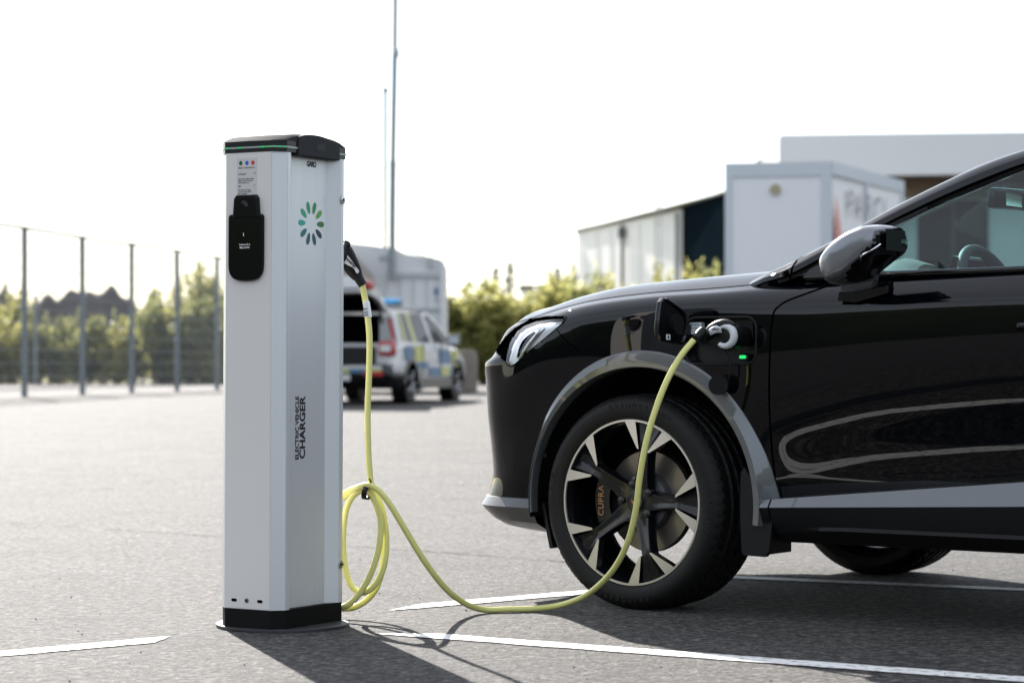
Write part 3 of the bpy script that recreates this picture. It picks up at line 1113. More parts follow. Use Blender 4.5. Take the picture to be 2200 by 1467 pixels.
def build_car():
    car = empty('parked_car', CAR_O, CAR_RZ)
    tag(car, 'black SUV with grey wheel arch trim plugged in to the yellow cable', 'car')
    faces = np.array(grid_faces(NU, NV))
    P = SHELL.reshape(-1, 3)
    N = SHN.reshape(-1, 3)
    cen = P[faces].mean(1)
    vcen = np.tile((SHV[:-1] + SHV[1:]) / 2, NU - 1)
    x, y, z = cen.T
    part = np.full(len(faces), 'rear_quarter', dtype=object)
    low = vcen < 8.0
    part[low & (x > door_gap_x(z)) & (x < 0.6)] = 'fender'
    part[low & (x < door_gap_x(z)) & (x > -1.63)] = 'front_door'
    part[low & (x <= -1.63) & (x > -2.42)] = 'rear_door'
    part[low & (x > .205 + (z - .79) * 1.75)] = 'front_bumper'
    part[low & (x > .33) & (z < .80)] = 'front_bumper'
    part[~low] = 'bonnet'
    part[(~low) & (x < -.50 - .10 * np.clip((y - .5) / .3, -1, 1))] = ''
    fpx, fpy = car_px(cen)
    fvis = _vis.reshape(-1)[faces].any(1)
    part[inpoly(fpx, fpy, BROW_PX) & fvis & (y > .25) & (z < .96)] = 'brow_shade'
    part[inpoly(fpx, fpy, LENS_PX) & fvis & (y > .25) & (z < .96)] = 'headlight'
    part[low & inpoly(x, z, PORT)] = ''
    for cx in (0, -2.68):
        part[low & (((x - ARCH_C[0] - cx) / (ARCH_R[0] + .025)) ** 2 + ((z - ARCH_C[1]) / (ARCH_R[1] + .025)) ** 2 < 1)] = ''
    part[(z < .345) & (x < .3)] = ''
    mats = {'headlight': 'lamp_glass'}

    def emit(nm, sel, sgn, mat, parent, off=0.0):
        f = faces[sel]
        if not len(f):
            return None
        used, inv = np.unique(f, return_inverse=True)
        inv = inv.reshape(f.shape)
        V = P[used] + N[used] * off
        nn = N[used].copy()
        if sgn < 0:
            V = V * [1, -1, 1]
            nn = nn * [1, -1, 1]
        v0, v1, v2 = V[inv[0][0]], V[inv[0][1]], V[inv[0][2]]
        if np.dot(np.cross(v1 - v0, v2 - v0), nn[inv[0][0]]) < 0:
            inv = inv[:, ::-1]
        return obj(nm, V, inv, mat, parent, normals=nn)

    # bonnet and bumper: both halves in one mesh, the rest one mesh each side
    for nm in ('bonnet', 'front_bumper'):
        f = faces[part == nm]
        used, inv = np.unique(f, return_inverse=True)
        inv = inv.reshape(f.shape)
        V = np.concatenate([P[used], P[used] * [1, -1, 1]])
        nn = np.concatenate([N[used], N[used] * [1, -1, 1]])
        v0, v1, v2 = V[inv[0][0]], V[inv[0][1]], V[inv[0][2]]
        a = inv if np.dot(np.cross(v1 - v0, v2 - v0), nn[inv[0][0]]) > 0 else inv[:, ::-1]
        obj(nm, V, np.concatenate([a, a[:, ::-1] + len(used)]), 'car_paint', car, normals=nn)
    for sgn in (1, -1):
        for nm in ('fender', 'front_door', 'rear_door', 'rear_quarter'):
            emit(nm, part == nm, sgn, 'car_paint', car)
        hl = emit('headlight', part == 'headlight', sgn, 'lamp_glass', car, 0.0015)
        emit('reflector', part == 'headlight', sgn, 'lamp_white', hl, -0.012)
        emit('brow_shade', part == 'brow_shade', sgn, 'gap_black', hl, -0.014)  # recessed gap above the lens, its shade given as matt black
        m = Matrix.Diagonal((1, sgn, 1, 1))
        loop = [m @ on_shell(a, b, -.001) for a, b in LENS_PX]
        tube('lamp_seal', catmull(loop, 5, closed=True), .0028, 'gap_black', hl, 6, closed=True)
        loop = [m @ on_shell(a, b, -.002) for a, b in BROW_PX]
        tube('brow_seal', catmull(loop, 4, closed=True), .0024, 'gap_black', hl, 6, closed=True)
        for pts, w, mt in (([(1146, 714), (1130, 729), (1120, 745), (1110, 766)], .0105, 'gap_black'), ([(1160, 704), (1146, 718), (1130, 742), (1112, 771)], .0052, 'chrome'), ([(1168, 704), (1150, 724), (1134, 746), (1117, 772)], .0042, 'gap_black')):
            A = catmull([m @ on_shell(a, b, -.006) for a, b in pts], 5)
            tube('light_guide', A, [w * (.45 + .55 * math.sin(math.pi * (.1 + .8 * k / (len(A) - 1)))) for k in range(len(A))], mt, hl, 8)
        top_ = [(1195, 698), (1175, 706), (1155, 726), (1138, 748), (1120, 770)]
        bot_ = [(1196, 704), (1180, 718), (1160, 735), (1142, 750), (1122, 768)]
        V = []
        for a, b in zip(top_, bot_):
            V += [m @ on_shell(*a, -.008), m @ on_shell(*b, -.008)]
        obj('textured_reflector', V, [(2 * k, 2 * k + 2, 2 * k + 3, 2 * k + 1) for k in range(4)], 'lamp_texture', hl)

    # shut lines
    def ribbon(nm, pts, w, parent=car, both=True, off=.0006, mat='gap_black'):
        pts = catmull([Vector((a, 0, b)) for a, b in pts], 8)
        for sgn in ((1, -1) if both else (1,)):
            m = Matrix.Diagonal((1, sgn, 1, 1))
            V = []
            for i, p in enumerate(pts):
                t = (pts[min(i + 1, len(pts) - 1)] - pts[max(i - 1, 0)]).normalized()
                sd = Vector((-t.z, 0, t.x))
                for s2 in (-1, 1):
                    q = p + sd * (w / 2 * s2)
                    sp, sn = surf(q.x, q.z)
                    V.append(m @ (sp + sn * off))
            obj(nm, V, [(2 * i, 2 * i + 2, 2 * i + 3, 2 * i + 1) for i in range(len(pts) - 1)], mat, parent)

    ribbon('shut_line', [(float(door_gap_x(zz)), zz) for zz in (.345, .42, .5, .6, .7, .8, .87, .90, .922, .94, .955, .975, .998)], .006)
    ribbon('shut_line', [(-1.63, zz) for zz in (.40, .5, .6, .7, .8, .9, .95, 1.0, 1.03)], .006)
    for sgn in (1, -1):
        m = Matrix.Diagonal((1, sgn, 1, 1))
        tube('shut_line', [m @ on_shell(a, b, -.0012) for a, b in ((1196, 708), (1203, 716), (1212, 726), (1221, 736), (1230, 745), (1242, 756))], .0024, 'gap_black', car, 6)
    # bonnet edge follows row 8
    j8 = int(np.argmin(abs(SHV - 8.0)))
    for sgn in (1, -1):
        V = []
        ii = [i for i in range(NU) if -.46 < SHELL[i, j8, 0]]
        for i in ii:
            for dj in (-.0, 1.0):
                p = SHELL[i, j8] * (1 - dj) + dj * (SHELL[i, j8] + (SHELL[i, j8 + 1] - SHELL[i, j8]) / np.linalg.norm(SHELL[i, j8 + 1] - SHELL[i, j8]) * .0055)
                p = p + SHN[i, j8] * .0006
                V.append((p[0], p[1] * sgn, p[2]))
        obj('shut_line', V, [(2 * i, 2 * i + 2, 2 * i + 3, 2 * i + 1) for i in range(len(ii) - 1)], 'gap_black', car)
    # parking sensor in the bumper corner
    sp, sn = surf(.345, .475)
    tube('parking_sensor', [sp - sn * .004, sp + sn * .0012], .010, 'satin_black', car, 16)

    # wheel arch trim, four of them
    def arch(cx, sgn):
        rings = []
        angs = np.linspace(-6, 187, 76)
        for a in angs:
            ca, sa = math.cos(R(a)), math.sin(R(a))
            out_x, out_z = ARCH_C[0] + cx - .014 + (.462 if ca < 0 else .448) * ca, ARCH_C[1] + .474 * sa
            in_x, in_z = ARCH_C[0] + cx + ARCH_R[0] * ca, ARCH_C[1] + ARCH_R[1] * sa
            if cx == 0:
                so, no = surf(min(out_x, .43), max(out_z, .36))
                yo = so.y
            else:
                yo = .912
            yo = min(yo, .914)
            mid = .55
            mx, mz = out_x + (in_x - out_x) * mid, out_z + (in_z - out_z) * mid
            cut = .010 if a < 90 else .0
            front = max(0.0, math.cos(R(a))) ** 2 * .020
            pr = [(out_x, yo - .012, out_z), (out_x + .0, yo + .004, out_z), (out_x + (in_x - out_x) * .06, yo + .008, out_z + (in_z - out_z) * .06),
                  (mx, .9235 - front, mz), (in_x + (out_x - in_x) * .06, .9165 - front, in_z + (out_z - in_z) * .06), (in_x, .910 - front, in_z), (in_x, .862, in_z)]
            rings.append([Vector((p[0], p[1] * sgn, p[2])) for p in pr])
        loft('arch_trim', rings, 'grey_paint', car, closed_ring=False, sharp=28)
        # dark wheel housing
        V = []
        A2 = np.linspace(-8, 188, 40)
        for a in A2:
            for (yy, kk) in ((.905, 1.0), (.88, 1.012), (.60, 1.012), (.58, .2)):
                V.append((ARCH_C[0] + cx + (ARCH_R[0] + .004) * kk * math.cos(R(a)), yy * sgn, ARCH_C[1] + (ARCH_R[1] + .004) * kk * math.sin(R(a))))
        obj('wheel_housing', V, grid_faces(40, 4), 'black_plastic', car)

    for cx in (0, -2.68):
        for sgn in (1, -1):
            arch(cx, sgn)

    # front lip (grey) under the bumper: same plan as the shell, own profile
    st = np.array([STX, STY]).T
    seg = np.hypot(*np.diff(st, axis=0).T)
    ss = np.concatenate([[0], np.cumsum(seg)])
    q = np.linspace(ss[10] - .005, ss[-1], 90)
    C = cr1(ss, st, q)
    S = np.stack([cr1(ss, np.array(SPX), q), np.zeros(len(q))], 1)
    L = np.maximum(np.hypot(*(S - C).T), .2)
    U_ = (S - C) / L[:, None]
    rows = [(.15, .2), (.30, .206), (.16, .212), (.085, .228), (.035, .252), (.000, .285), (-.018, .303), (-.014, .308), (.004, .331), (.035, .334)]
    rows = rows[2:]
    for sgn in (1, -1):
        rings = []
        for k in range(len(q)):
            g = min(1.0, k / 26)
            ring = []
            for d, zz in rows:
                dd = d * (1.0) + (1 - g) * (.018 if d < .03 else 0.0)
                zz2 = zz if zz > .26 else zz + (0.010 * g)
                p = C[k] + U_[k] * dd
                ring.append(Vector((p[0], p[1] * sgn, zz2)))
            rings.append(ring)
        loft('front_lip', rings, 'lip_grey', car, closed_ring=False, sharp=24)
        rings2 = []
        for k in range(0, len(q), 3):
            p0 = C[k] + U_[k] * .02
            p1 = C[k] + U_[k] * .15
            rings2.append([Vector((p0[0], p0[1] * sgn, .332)), Vector((p1[0], p1[1] * sgn, .332)), Vector((p1[0], p1[1] * sgn, .223)), Vector((p1[0] - .2, p1[1] * sgn * .8, .223))])
        loft('lip_backing', rings2, 'black_plastic', car, closed_ring=False)
    # air deflectors ahead of the wheels, mud flaps behind
    for sgn in (1, -1):
        box('air_deflector', (.368, sgn * .76, .245), (.016, .16, .15), 'black_plastic', car, .005, Matrix.Rotation(R(14), 3, 'Y'))
        for cx in (0, -2.68):
            pl = [(-.425, .44), (-.415, .455), (-.402, .44), (-.400, .30), (-.405, .20), (-.412, .190), (-.485, .188), (-.500, .205), (-.512, .30), (-.47, .36), (-.445, .41)]
            g = prism('mud_flap', pl, -.012, .012, 'black_plastic', car, mtx=frame_mtx((cx, sgn * .895, 0), (1, 0, 0), (0, 0, 1)), bev=.003)
            box('mud_flap', (cx - .455, sgn * .80, .275), (.016, .19, .17), 'black_plastic', car, .005)

    # sills: grey strip over a black moulding, underbody
    xs = np.linspace(-.478, -2.24, 36)
    for sgn in (1, -1):
        for a, b in ((xs[0], -.507), (-.513, xs[-1])):
            xx = np.linspace(a, b, 2 if a == xs[0] else 34)
            R1, R2 = [], []
            for xv in xx:
                zt = .362 + (-.50 - xv) * .092 - max(0, -xv - 1.4) * .03
                zb = .336 + (-.50 - xv) * .038
                R1.append([Vector((xv, sgn * .80, zt + .004)), Vector((xv, sgn * .911, zt - .001)), Vector((xv, sgn * .928, zb + .002)), Vector((xv, sgn * .926, zb))])
                f = min(1, max(0, (-.58 - xv) / .16))
                R2.append([Vector((xv, sgn * .926, zb)), Vector((xv, sgn * .908, .292)), Vector((xv, sgn * (.900 + .006 * f), .281 + .006 * f)), Vector((xv, sgn * (.893 + .020 * f), .270 + .006 * f)), Vector((xv, sgn * .888, .262)), Vector((xv, sgn * .85, .236)), Vector((xv, sgn * .70, .230))])
            loft('sill_strip', R1, 'grey_paint', car, closed_ring=False, sharp=20)
            loft('sill', R2, 'black_plastic', car, closed_ring=False, sharp=20)
    bm = bmesh.new()
    add_box(bm, (-1.34, 0, .30), (1.72, 1.70, .14), .02)
    add_box(bm, (-1.34, 0, .31), (4.1, 1.10, .13), .02)
    add_box(bm, (.62, 0, .29), (.22, 1.30, .10), .02)
    bobj('underbody', bm, 'black_plastic', car)

    # charge port recess
    loop = [surf(a, b) for a, b in PORT]
    n = len(loop)
    V = [p + nn_ * .001 for p, nn_ in loop] + [p - nn_ * .012 + Vector((0, 0, 0)) for p, nn_ in loop] + [p - nn_ * .034 + Vector(((-.334 - p.x) * .06, 0, (.837 - p.z) * .06)) for p, nn_ in loop]
    F = [(i, (i + 1) % n, n + (i + 1) % n, n + i) for i in range(n)] + [(n + i, n + (i + 1) % n, 2 * n + (i + 1) % n, 2 * n + i) for i in range(n)] + [tuple(range(2 * n, 3 * n))]
    port = obj('charge_port', V, F, 'satin_black', car, sharp=30)
    tube('port_frame', [p - nn_ * .0008 for p, nn_ in loop], .0042, 'black_plastic', port, 8, closed=True)
    fl = surf(-.334, .837)[0].y - .034
    tube('port_socket', [Vector((-.325, fl - .005, .848)), Vector((-.325, fl + .022, .848))], .040, 'plug_black', port, 28)
    box('port_block', (-.415, fl + .008, .868), (.045, .016, .05), 'black_plastic', port, .004)
    prism('port_light', rrect(.022, .0105, .005, 5), 0, .004, 'port_green', port, mtx=frame_mtx((-.409, fl + .026, .788), (-1, 0, 0), (0, 0, 1)))
    box('port_light_base', (-.409, fl + .012, .788), (.034, .026, .022), 'satin_black', port, .004)
    V, F = box_geo((-.236, fl + .012, .876), (.044, .020, .036))
    lb = obj('port_label', V, F, 'label_white', port, smooth=False)
    g = []
    for k, t in enumerate(('IEC 62196', 'AC 230 V', '3~ 16 A')):
        g.append(place(text_geo(t, .0075, bold=.0003), frame_mtx((-.236, fl + .0225, .886 - k * .010), (-1, 0, 0), (0, 0, 1))))
    V, F = merge(g)
    obj('port_label_print', V, F, 'police_blue', port, smooth=False)
    # flap, swung open square to the flank
    def cp(px, py, r):
        k = (px - 1100) / FPX
        t = (.369 + math.sin(CA) * r - k * (7.545 + math.cos(CA) * r)) / (math.cos(CA) + k * math.sin(CA))
        d = 7.545 + math.sin(CA) * t + math.cos(CA) * r
        return Vector((t, .905 - r, CAM_H - (py - 783) * d / FPX))
    outl = [(1431, 639, -.150), (1440, 640, -.135), (1470, 664, -.045), (1477, 676, -.022), (1476, 700, -.015), (1470, 725, -.012), (1458, 740, -.03), (1434, 739, -.110), (1416, 733, -.165), (1411, 722, -.178), (1411, 705, -.182), (1417, 672, -.176), (1423, 648, -.168)]
    Pp = [cp(a, b, r) for a, b, r in outl]
    ctr = sum(Pp, Vector()) / len(Pp)
    xm = ctr.x
    Pp = [Vector((xm + (p.x - xm) * .12, p.y, p.z)) for p in Pp]
    ctr.x = xm
    nn_ = Vector((-1, 0, 0))

    def flap_ring(k, d):
        return [ctr + (p - ctr) * k + nn_ * d for p in Pp]
    rings = [flap_ring(.98, -.012), flap_ring(1.0, -.009), flap_ring(1.0, .0), flap_ring(.965, .004), flap_ring(.90, .004), flap_ring(.86, -.004), flap_ring(.6, -.004)]
    flap = loft('charge_flap', rings, 'satin_black', car, cap=True, sharp=25)
    c2 = ctr + Vector((0, -.028, -.004))
    tube('flap_plug', [c2 - nn_ * .004, c2 + nn_ * .010], .030, 'black_plastic', flap, 24)
    ys, zs = (1.055, .868)
    V, F = box_geo((xm - .0055, cp(1428, 727, -.13).y, cp(1424, 724, -.14).z), (.0012, .022, .016))
    sk = obj('flap_sticker', V, F, 'label_white', flap, smooth=False)
    V = [Vector((xm - .0066, cp(1428, 727, -.13).y + .0045 * math.cos(a), cp(1424, 724, -.14).z + .0055 * math.sin(a))) for a in np.linspace(0, 2 * math.pi, 14, endpoint=False)]
    obj('flap_sticker_print', V, [tuple(range(14))], 'print_black', flap, smooth=False)
    V, F = box_geo((-.214, .902, .862), (.016, .030, .05))
    obj('flap_hinge', V, F, 'satin_black', flap, smooth=False)
    # dust cap dangling on its strap
    pc = cp(1548, 826, -.03)
    tube('dust_cap', [pc + Vector((.010, -.018, .002)), pc + Vector((-.004, .020, -.002))], .030, 'plug_black', port, 26)
    tube('dust_cap_strap', catmull([Vector((-.325, fl + .03, .815)), cp(1562, 760, -.03), cp(1568, 790, -.035), cp(1566, 815, -.035)], 6), .0022, 'plug_black', port, 6)

    for sgn in (1, -1):
        hp_ = []
        for xx, o in ((-1.315, .004), (-1.33, .022), (-1.42, .028), (-1.50, .022), (-1.515, .004)):
            sp, sn = surf(xx, .872)
            hp_.append(Vector((sp.x, sgn * (sp.y + o), sp.z)))
        tube('door_handle', catmull(hp_, 5), .011, 'car_paint', car, 10)
    build_cabin(car)
    build_mirror(car)
    build_wheels(car)
    # far end: tail closed by a rounded panel
    j = int(np.argmin(abs(SHV - 8)))
    edge = [Vector(SHELL[0, k]) for k in range(0, j + 1, 4)]
    V = edge + [Vector((p.x - .05, 0, p.z)) for p in edge] + [Vector((p.x, -p.y, p.z)) for p in edge]
    n = len(edge)
    obj('tail_panel', V, [(i, i + 1, n + i + 1, n + i) for i in range(n - 1)] + [(n + i, n + i + 1, 2 * n + i + 1, 2 * n + i) for i in range(n - 1)], 'car_paint', car)
    return car


def build_cabin(car):
    # side window line: bottom (belt) and top edge, outward y from tumblehome
    belt = [(-.595, 1.030), (-.82, 1.034), (-1.3, 1.040), (-1.63, 1.047), (-2.2, 1.075), (-2.75, 1.13)]
    top = [(-.30, .999), (-.40, 1.004), (-.50, 1.014), (-.57, 1.036), (-.64, 1.072), (-.74, 1.124), (-.841, 1.173), (-.949, 1.221), (-1.098, 1.281), (-1.244, 1.333), (-1.45, 1.378), (-1.75, 1.405), (-2.2, 1.398), (-2.75, 1.33)]
    gy = lambda z: .842 - (z - 1.03) * .42 - max(0, z - 1.25) * .12
    xs = np.linspace(-.56, -2.70, 60)
    zb = pchip([-p[0] for p in belt], [p[1] for p in belt], np.maximum(-xs, .595))
    zt = pchip([-p[0] for p in top], [p[1] for p in top], -xs)
    # outer roof line seen in profile
    sil = [(-.26, 1.042), (-.36, 1.047), (-.423, 1.056), (-.51, 1.079), (-.586, 1.113), (-.71, 1.176), (-.841, 1.244), (-.999, 1.317), (-1.124, 1.368), (-1.23, 1.399), (-1.45, 1.452), (-1.9, 1.482), (-2.4, 1.465), (-2.9, 1.39)]
    for sgn in (1, -1):
        V = []
        nn = 8
        for i, xv in enumerate(xs):
            for k in range(nn):
                z = zb[i] + (zt[i] - zb[i]) * k / (nn - 1)
                V.append((xv, sgn * (gy(z) + .004 * math.sin(math.pi * k / (nn - 1))), z))
        F = [f for f in grid_faces(60, nn)]
        keep_f = [f for f in F if xs[f[0] // nn] > -1.62]
        keep_r = [f for f in F if xs[f[0] // nn] < -1.68]
        for nm, kf in (('front_window', keep_f), ('rear_window', keep_r)):
            used = sorted({i for f in kf for i in f})
            mp = {u: k for k, u in enumerate(used)}
            obj(nm, [V[u] for u in used], [tuple(mp[i] for i in f) for f in kf], 'window_glass', car)
        # centre pillar
        V = [(-1.615, sgn * gy(1.04), 1.03), (-1.69, sgn * gy(1.04), 1.03), (-1.71, sgn * gy(1.39), 1.40), (-1.645, sgn * gy(1.39), 1.40)]
        V += [(p[0], p[1] - sgn * .05, p[2]) for p in V]
        V = [(p[0], p[1] + sgn * .003, p[2]) for p in V[:4]] + V[4:]
        obj('centre_pillar', V, [(0, 1, 2, 3), (4, 7, 6, 5), (0, 4, 5, 1), (1, 5, 6, 2), (2, 6, 7, 3), (3, 7, 4, 0)], 'gloss_black', car, smooth=False)
        # roof rail / front pillar: swept between window edge and roof line
        xr = np.linspace(-.30, -2.72, 90)
        zo = pchip([-p[0] for p in sil], [p[1] for p in sil], -xr + .0)
        zi = pchip([-p[0] for p in top], [p[1] for p in top], -xr)
        rings = []
        for i, xv in enumerate(xr):
            kb = min(1, max(0, (-.46 - xv) / .14))
            yb = gy(zi[i]) * kb + (surf(xv, min(zi[i], 1.0))[0].y - .012) * (1 - kb)
            h = max(.012, zo[i] - zi[i])
            fr = min(1, max(0, (xv + 1.3) / .5))
            yi = yb - .10 - .05 * (1 - fr)
            ring = [(xv, yb - .012, zi[i] - .004), (xv, yb + .004, zi[i] - .004), (xv, yb + .006, zi[i] + .006), (xv, yb + .001, zi[i] + .10 * h), (xv, yb - .000, zi[i] + .14 * h),
                    (xv, yb + .010, zi[i] + .20 * h), (xv, yb + .008, zi[i] + .45 * h), (xv, yb - .014, zi[i] + .74 * h),
                    (xv, yb - .050, zi[i] + .93 * h), (xv, yi, zo[i] + .0), (xv, yi - .015, zo[i] - .012), (xv, yi - .005, zo[i] - .045), (xv, yb - .06, zi[i] + .05 * h)]
            kt = min(1, max(0, (-.30 - xv) / .17))
            kt = kt * kt * (3 - 2 * kt)
            rings.append([Vector((p[0], sgn * (p[1] - .030 * (1 - kt)), p[2] - .022 * (1 - kt))) for p in ring])
        loft('roof_rail', rings, 'car_paint', car, sharp=35)
        # belt moulding and sail panel
        bl = catmull([Vector((a, sgn * (gy(b) + .006), b - .006)) for a, b in belt], 8)
        tube('belt_moulding', bl, .010, 'gloss_black', car, 8)
        V = []
        for i, xv in enumerate(np.linspace(-.60, -2.7, 50)):
            zz = float(pchip([-p[0] for p in belt], [p[1] for p in belt], np.array([-xv]))[0])
            s0 = surf(max(xv, -3.3), float(np.interp(xv, [-2.7, -1.3, -.5], [1.058, 1.030, 1.010])))[0]
            V += [(xv, sgn * (s0.y + .000), s0.z - .004), (xv, sgn * (gy(zz) + .010), zz - .008)]
        obj('belt_ledge', V, [(2 * i, 2 * i + 2, 2 * i + 3, 2 * i + 1) for i in range(49)], 'gloss_black', car)
        pl = [(-.585, 1.024), (-.66, 1.030), (-.745, 1.032), (-.745, 1.122), (-.66, 1.080), (-.60, 1.048)]
        V = [(a, sgn * (gy(b) + .008), b) for a, b in pl] + [(a, sgn * (gy(b) - .01), b) for a, b in pl]
        n = len(pl)
        obj('mirror_sail', V, [tuple(range(n)), tuple(range(2 * n - 1, n - 1, -1))] + [(i, (i + 1) % n, n + (i + 1) % n, n + i) for i in range(n)], 'gloss_black', car, smooth=False)
        # joint between wing and pillar
        k = int(np.argmin(abs(xr + .548)))
        ring = rings[k]
        cpt = sum(ring, Vector()) / len(ring)
        tube('shut_line', [p + Vector((.012 * (4 - j) / 6, 0, 0)) + (p - cpt).normalized() * .0002 for j, p in enumerate(ring[1:10])], .0032, 'gap_black', car, 6)
    # windscreen
    yA = lambda z: (.842 - (z - 1.03) * .42) - .13
    nz, ny = 14, 21
    V = []
    for i in range(nz):
        t = i / (nz - 1)
        xo = -.46 + (-1.17 + .46) * t
        zo = float(pchip([-p[0] for p in sil], [p[1] for p in sil], np.array([-xo]))[0]) - .012
        for k in range(ny):
            u = -1 + 2 * k / (ny - 1)
            V.append((xo + .17 * (1 - u * u) * (1 - .35 * t), u * (yA(zo) + .01), zo + .035 * (1 - u * u) * t))
    obj('windscreen', V, grid_faces(nz, ny), 'screen_glass', car)
    # roof
    V = []
    xr = np.linspace(-1.06, -2.9, 30)
    for i, xv in enumerate(xr):
        zo = float(pchip([-p[0] for p in sil], [p[1] for p in sil], np.array([-xv]))[0])
        for k in range(ny):
            u = -1 + 2 * k / (ny - 1)
            V.append((xv, u * (yA(zo) + .02), zo - .004 + .035 * (1 - u * u) * min(1, (-.98 - xv) / .15)))
    roof = obj('roof', V, grid_faces(30, ny), 'car_paint', car)
    obj('headliner', [(p[0], p[1] * .97, p[2] - .035) for p in V], grid_faces(30, ny), 'interior_dark', roof)
    # tailgate glass and rear deck
    V = [(-2.86, -.50, 1.40), (-2.86, .50, 1.40), (-3.45, .66, 1.10), (-3.45, -.66, 1.10)]
    obj('rear_screen', V, [(0, 1, 2, 3)], 'window_glass', car, smooth=False)
    V = [(-3.45, -.70, 1.10), (-3.45, .70, 1.10), (-3.62, .66, 1.06), (-3.62, -.66, 1.06)]
    obj('tail_deck', V, [(0, 1, 2, 3)], 'car_paint', car, smooth=False)
    # cowl + dashboard + wheel + inner mirror + seats
    V = []
    for xv, zz in ((-.40, 1.052), (-.46, 1.050), (-.60, 1.03), (-.62, .9)):
        for k in range(13):
            u = -1 + k / 6
            V.append((xv + .17 * (1 - u * u), u * .70, zz + .01 * (1 - u * u)))
    obj('cowl', V, grid_faces(4, 13), 'black_plastic', car)
    rings = []
    for yv in np.linspace(-.74, .74, 25):
        hump = .050 * math.exp(-((yv - .37) / .17) ** 4)
        arc = .14 * (1 - (yv / .76) ** 2)
        rings.append([Vector((-.58 + arc, yv, 1.012)), Vector((-.70 + arc, yv, 1.040 + hump * .5)), Vector((-.80 + arc, yv, 1.046 + hump)), Vector((-.87 + arc, yv, 1.030 + hump * .9)), Vector((-.88 + arc, yv, .96)), Vector((-.86 + arc, yv, .75)), Vector((-.50 + arc, yv, .75))])
    dash = loft('dashboard', rings, 'interior_grey', car, sharp=60)
    c = Vector((-.985, .37, .955))
    ax = Vector((math.cos(R(24)), 0, -math.sin(R(24))))
    upv = Vector((math.sin(R(24)), 0, math.cos(R(24))))
    sw = [c + (Vector((0, 1, 0)) * math.cos(a) + upv * math.sin(a)) * .178 for a in np.linspace(0, 2 * math.pi, 48, endpoint=False)]
    wheel = tube('steering_wheel', sw, .0165, 'interior_grey', car, 10, closed=True)
    V, F = box_geo((0, 0, 0), (.04, .17, .10))
    Mx = frame_mtx(c, ax, (0, 1, 0))
    obj('wheel_hub', [c + Matrix.Rotation(R(24), 3, 'Y') @ v for v in V], F, 'interior_dark', wheel, smooth=False)
    for a in (0, 180, 270):
        dv = (Vector((0, 1, 0)) * math.cos(R(a)) + upv * math.sin(R(a)))
        tube('wheel_spoke', [c + dv * .05, c + dv * .17], .012, 'interior_dark', wheel, 8)
    # instrument hood
    box('instrument_screen', (-.90, .37, 1.055), (.02, .26, .08), 'gloss_black', dash, .006, Matrix.Rotation(R(-15), 3, 'Y'))
    im = box('inner_mirror', (-.885, .02, 1.292), (.035, .25, .068), 'gloss_black', car, .014, Matrix.Rotation(R(-12), 3, 'Z'), smooth=True)
    V, F = box_geo((-.9045, .017, 1.292), (.001, .215, .050))
    obj('mirror_glass', V, F, 'chrome', im, smooth=False)
    tube('mirror_stem', [Vector((-.87, .02, 1.30)), Vector((-.83, .0, 1.325))], .016, 'interior_dark', im, 10)
    for yv in (.37, -.37):
        s = box('seat', (-1.62, yv, .66), (.50, .50, .20), 'interior_dark', car, .06, smooth=True)
        box('seat_back', (-1.93, yv, 1.02), (.14, .48, .60), 'interior_dark', s, .06, Matrix.Rotation(R(-14), 3, 'Y'), smooth=True)
        box('head_rest', (-2.03, yv, 1.37), (.10, .26, .16), 'interior_dark', s, .04, smooth=True)
    for sgn in (1, -1):
        box('door_card', (-1.1, sgn * .815, .78), (1.04, .05, .46), 'interior_dark', car, .01)


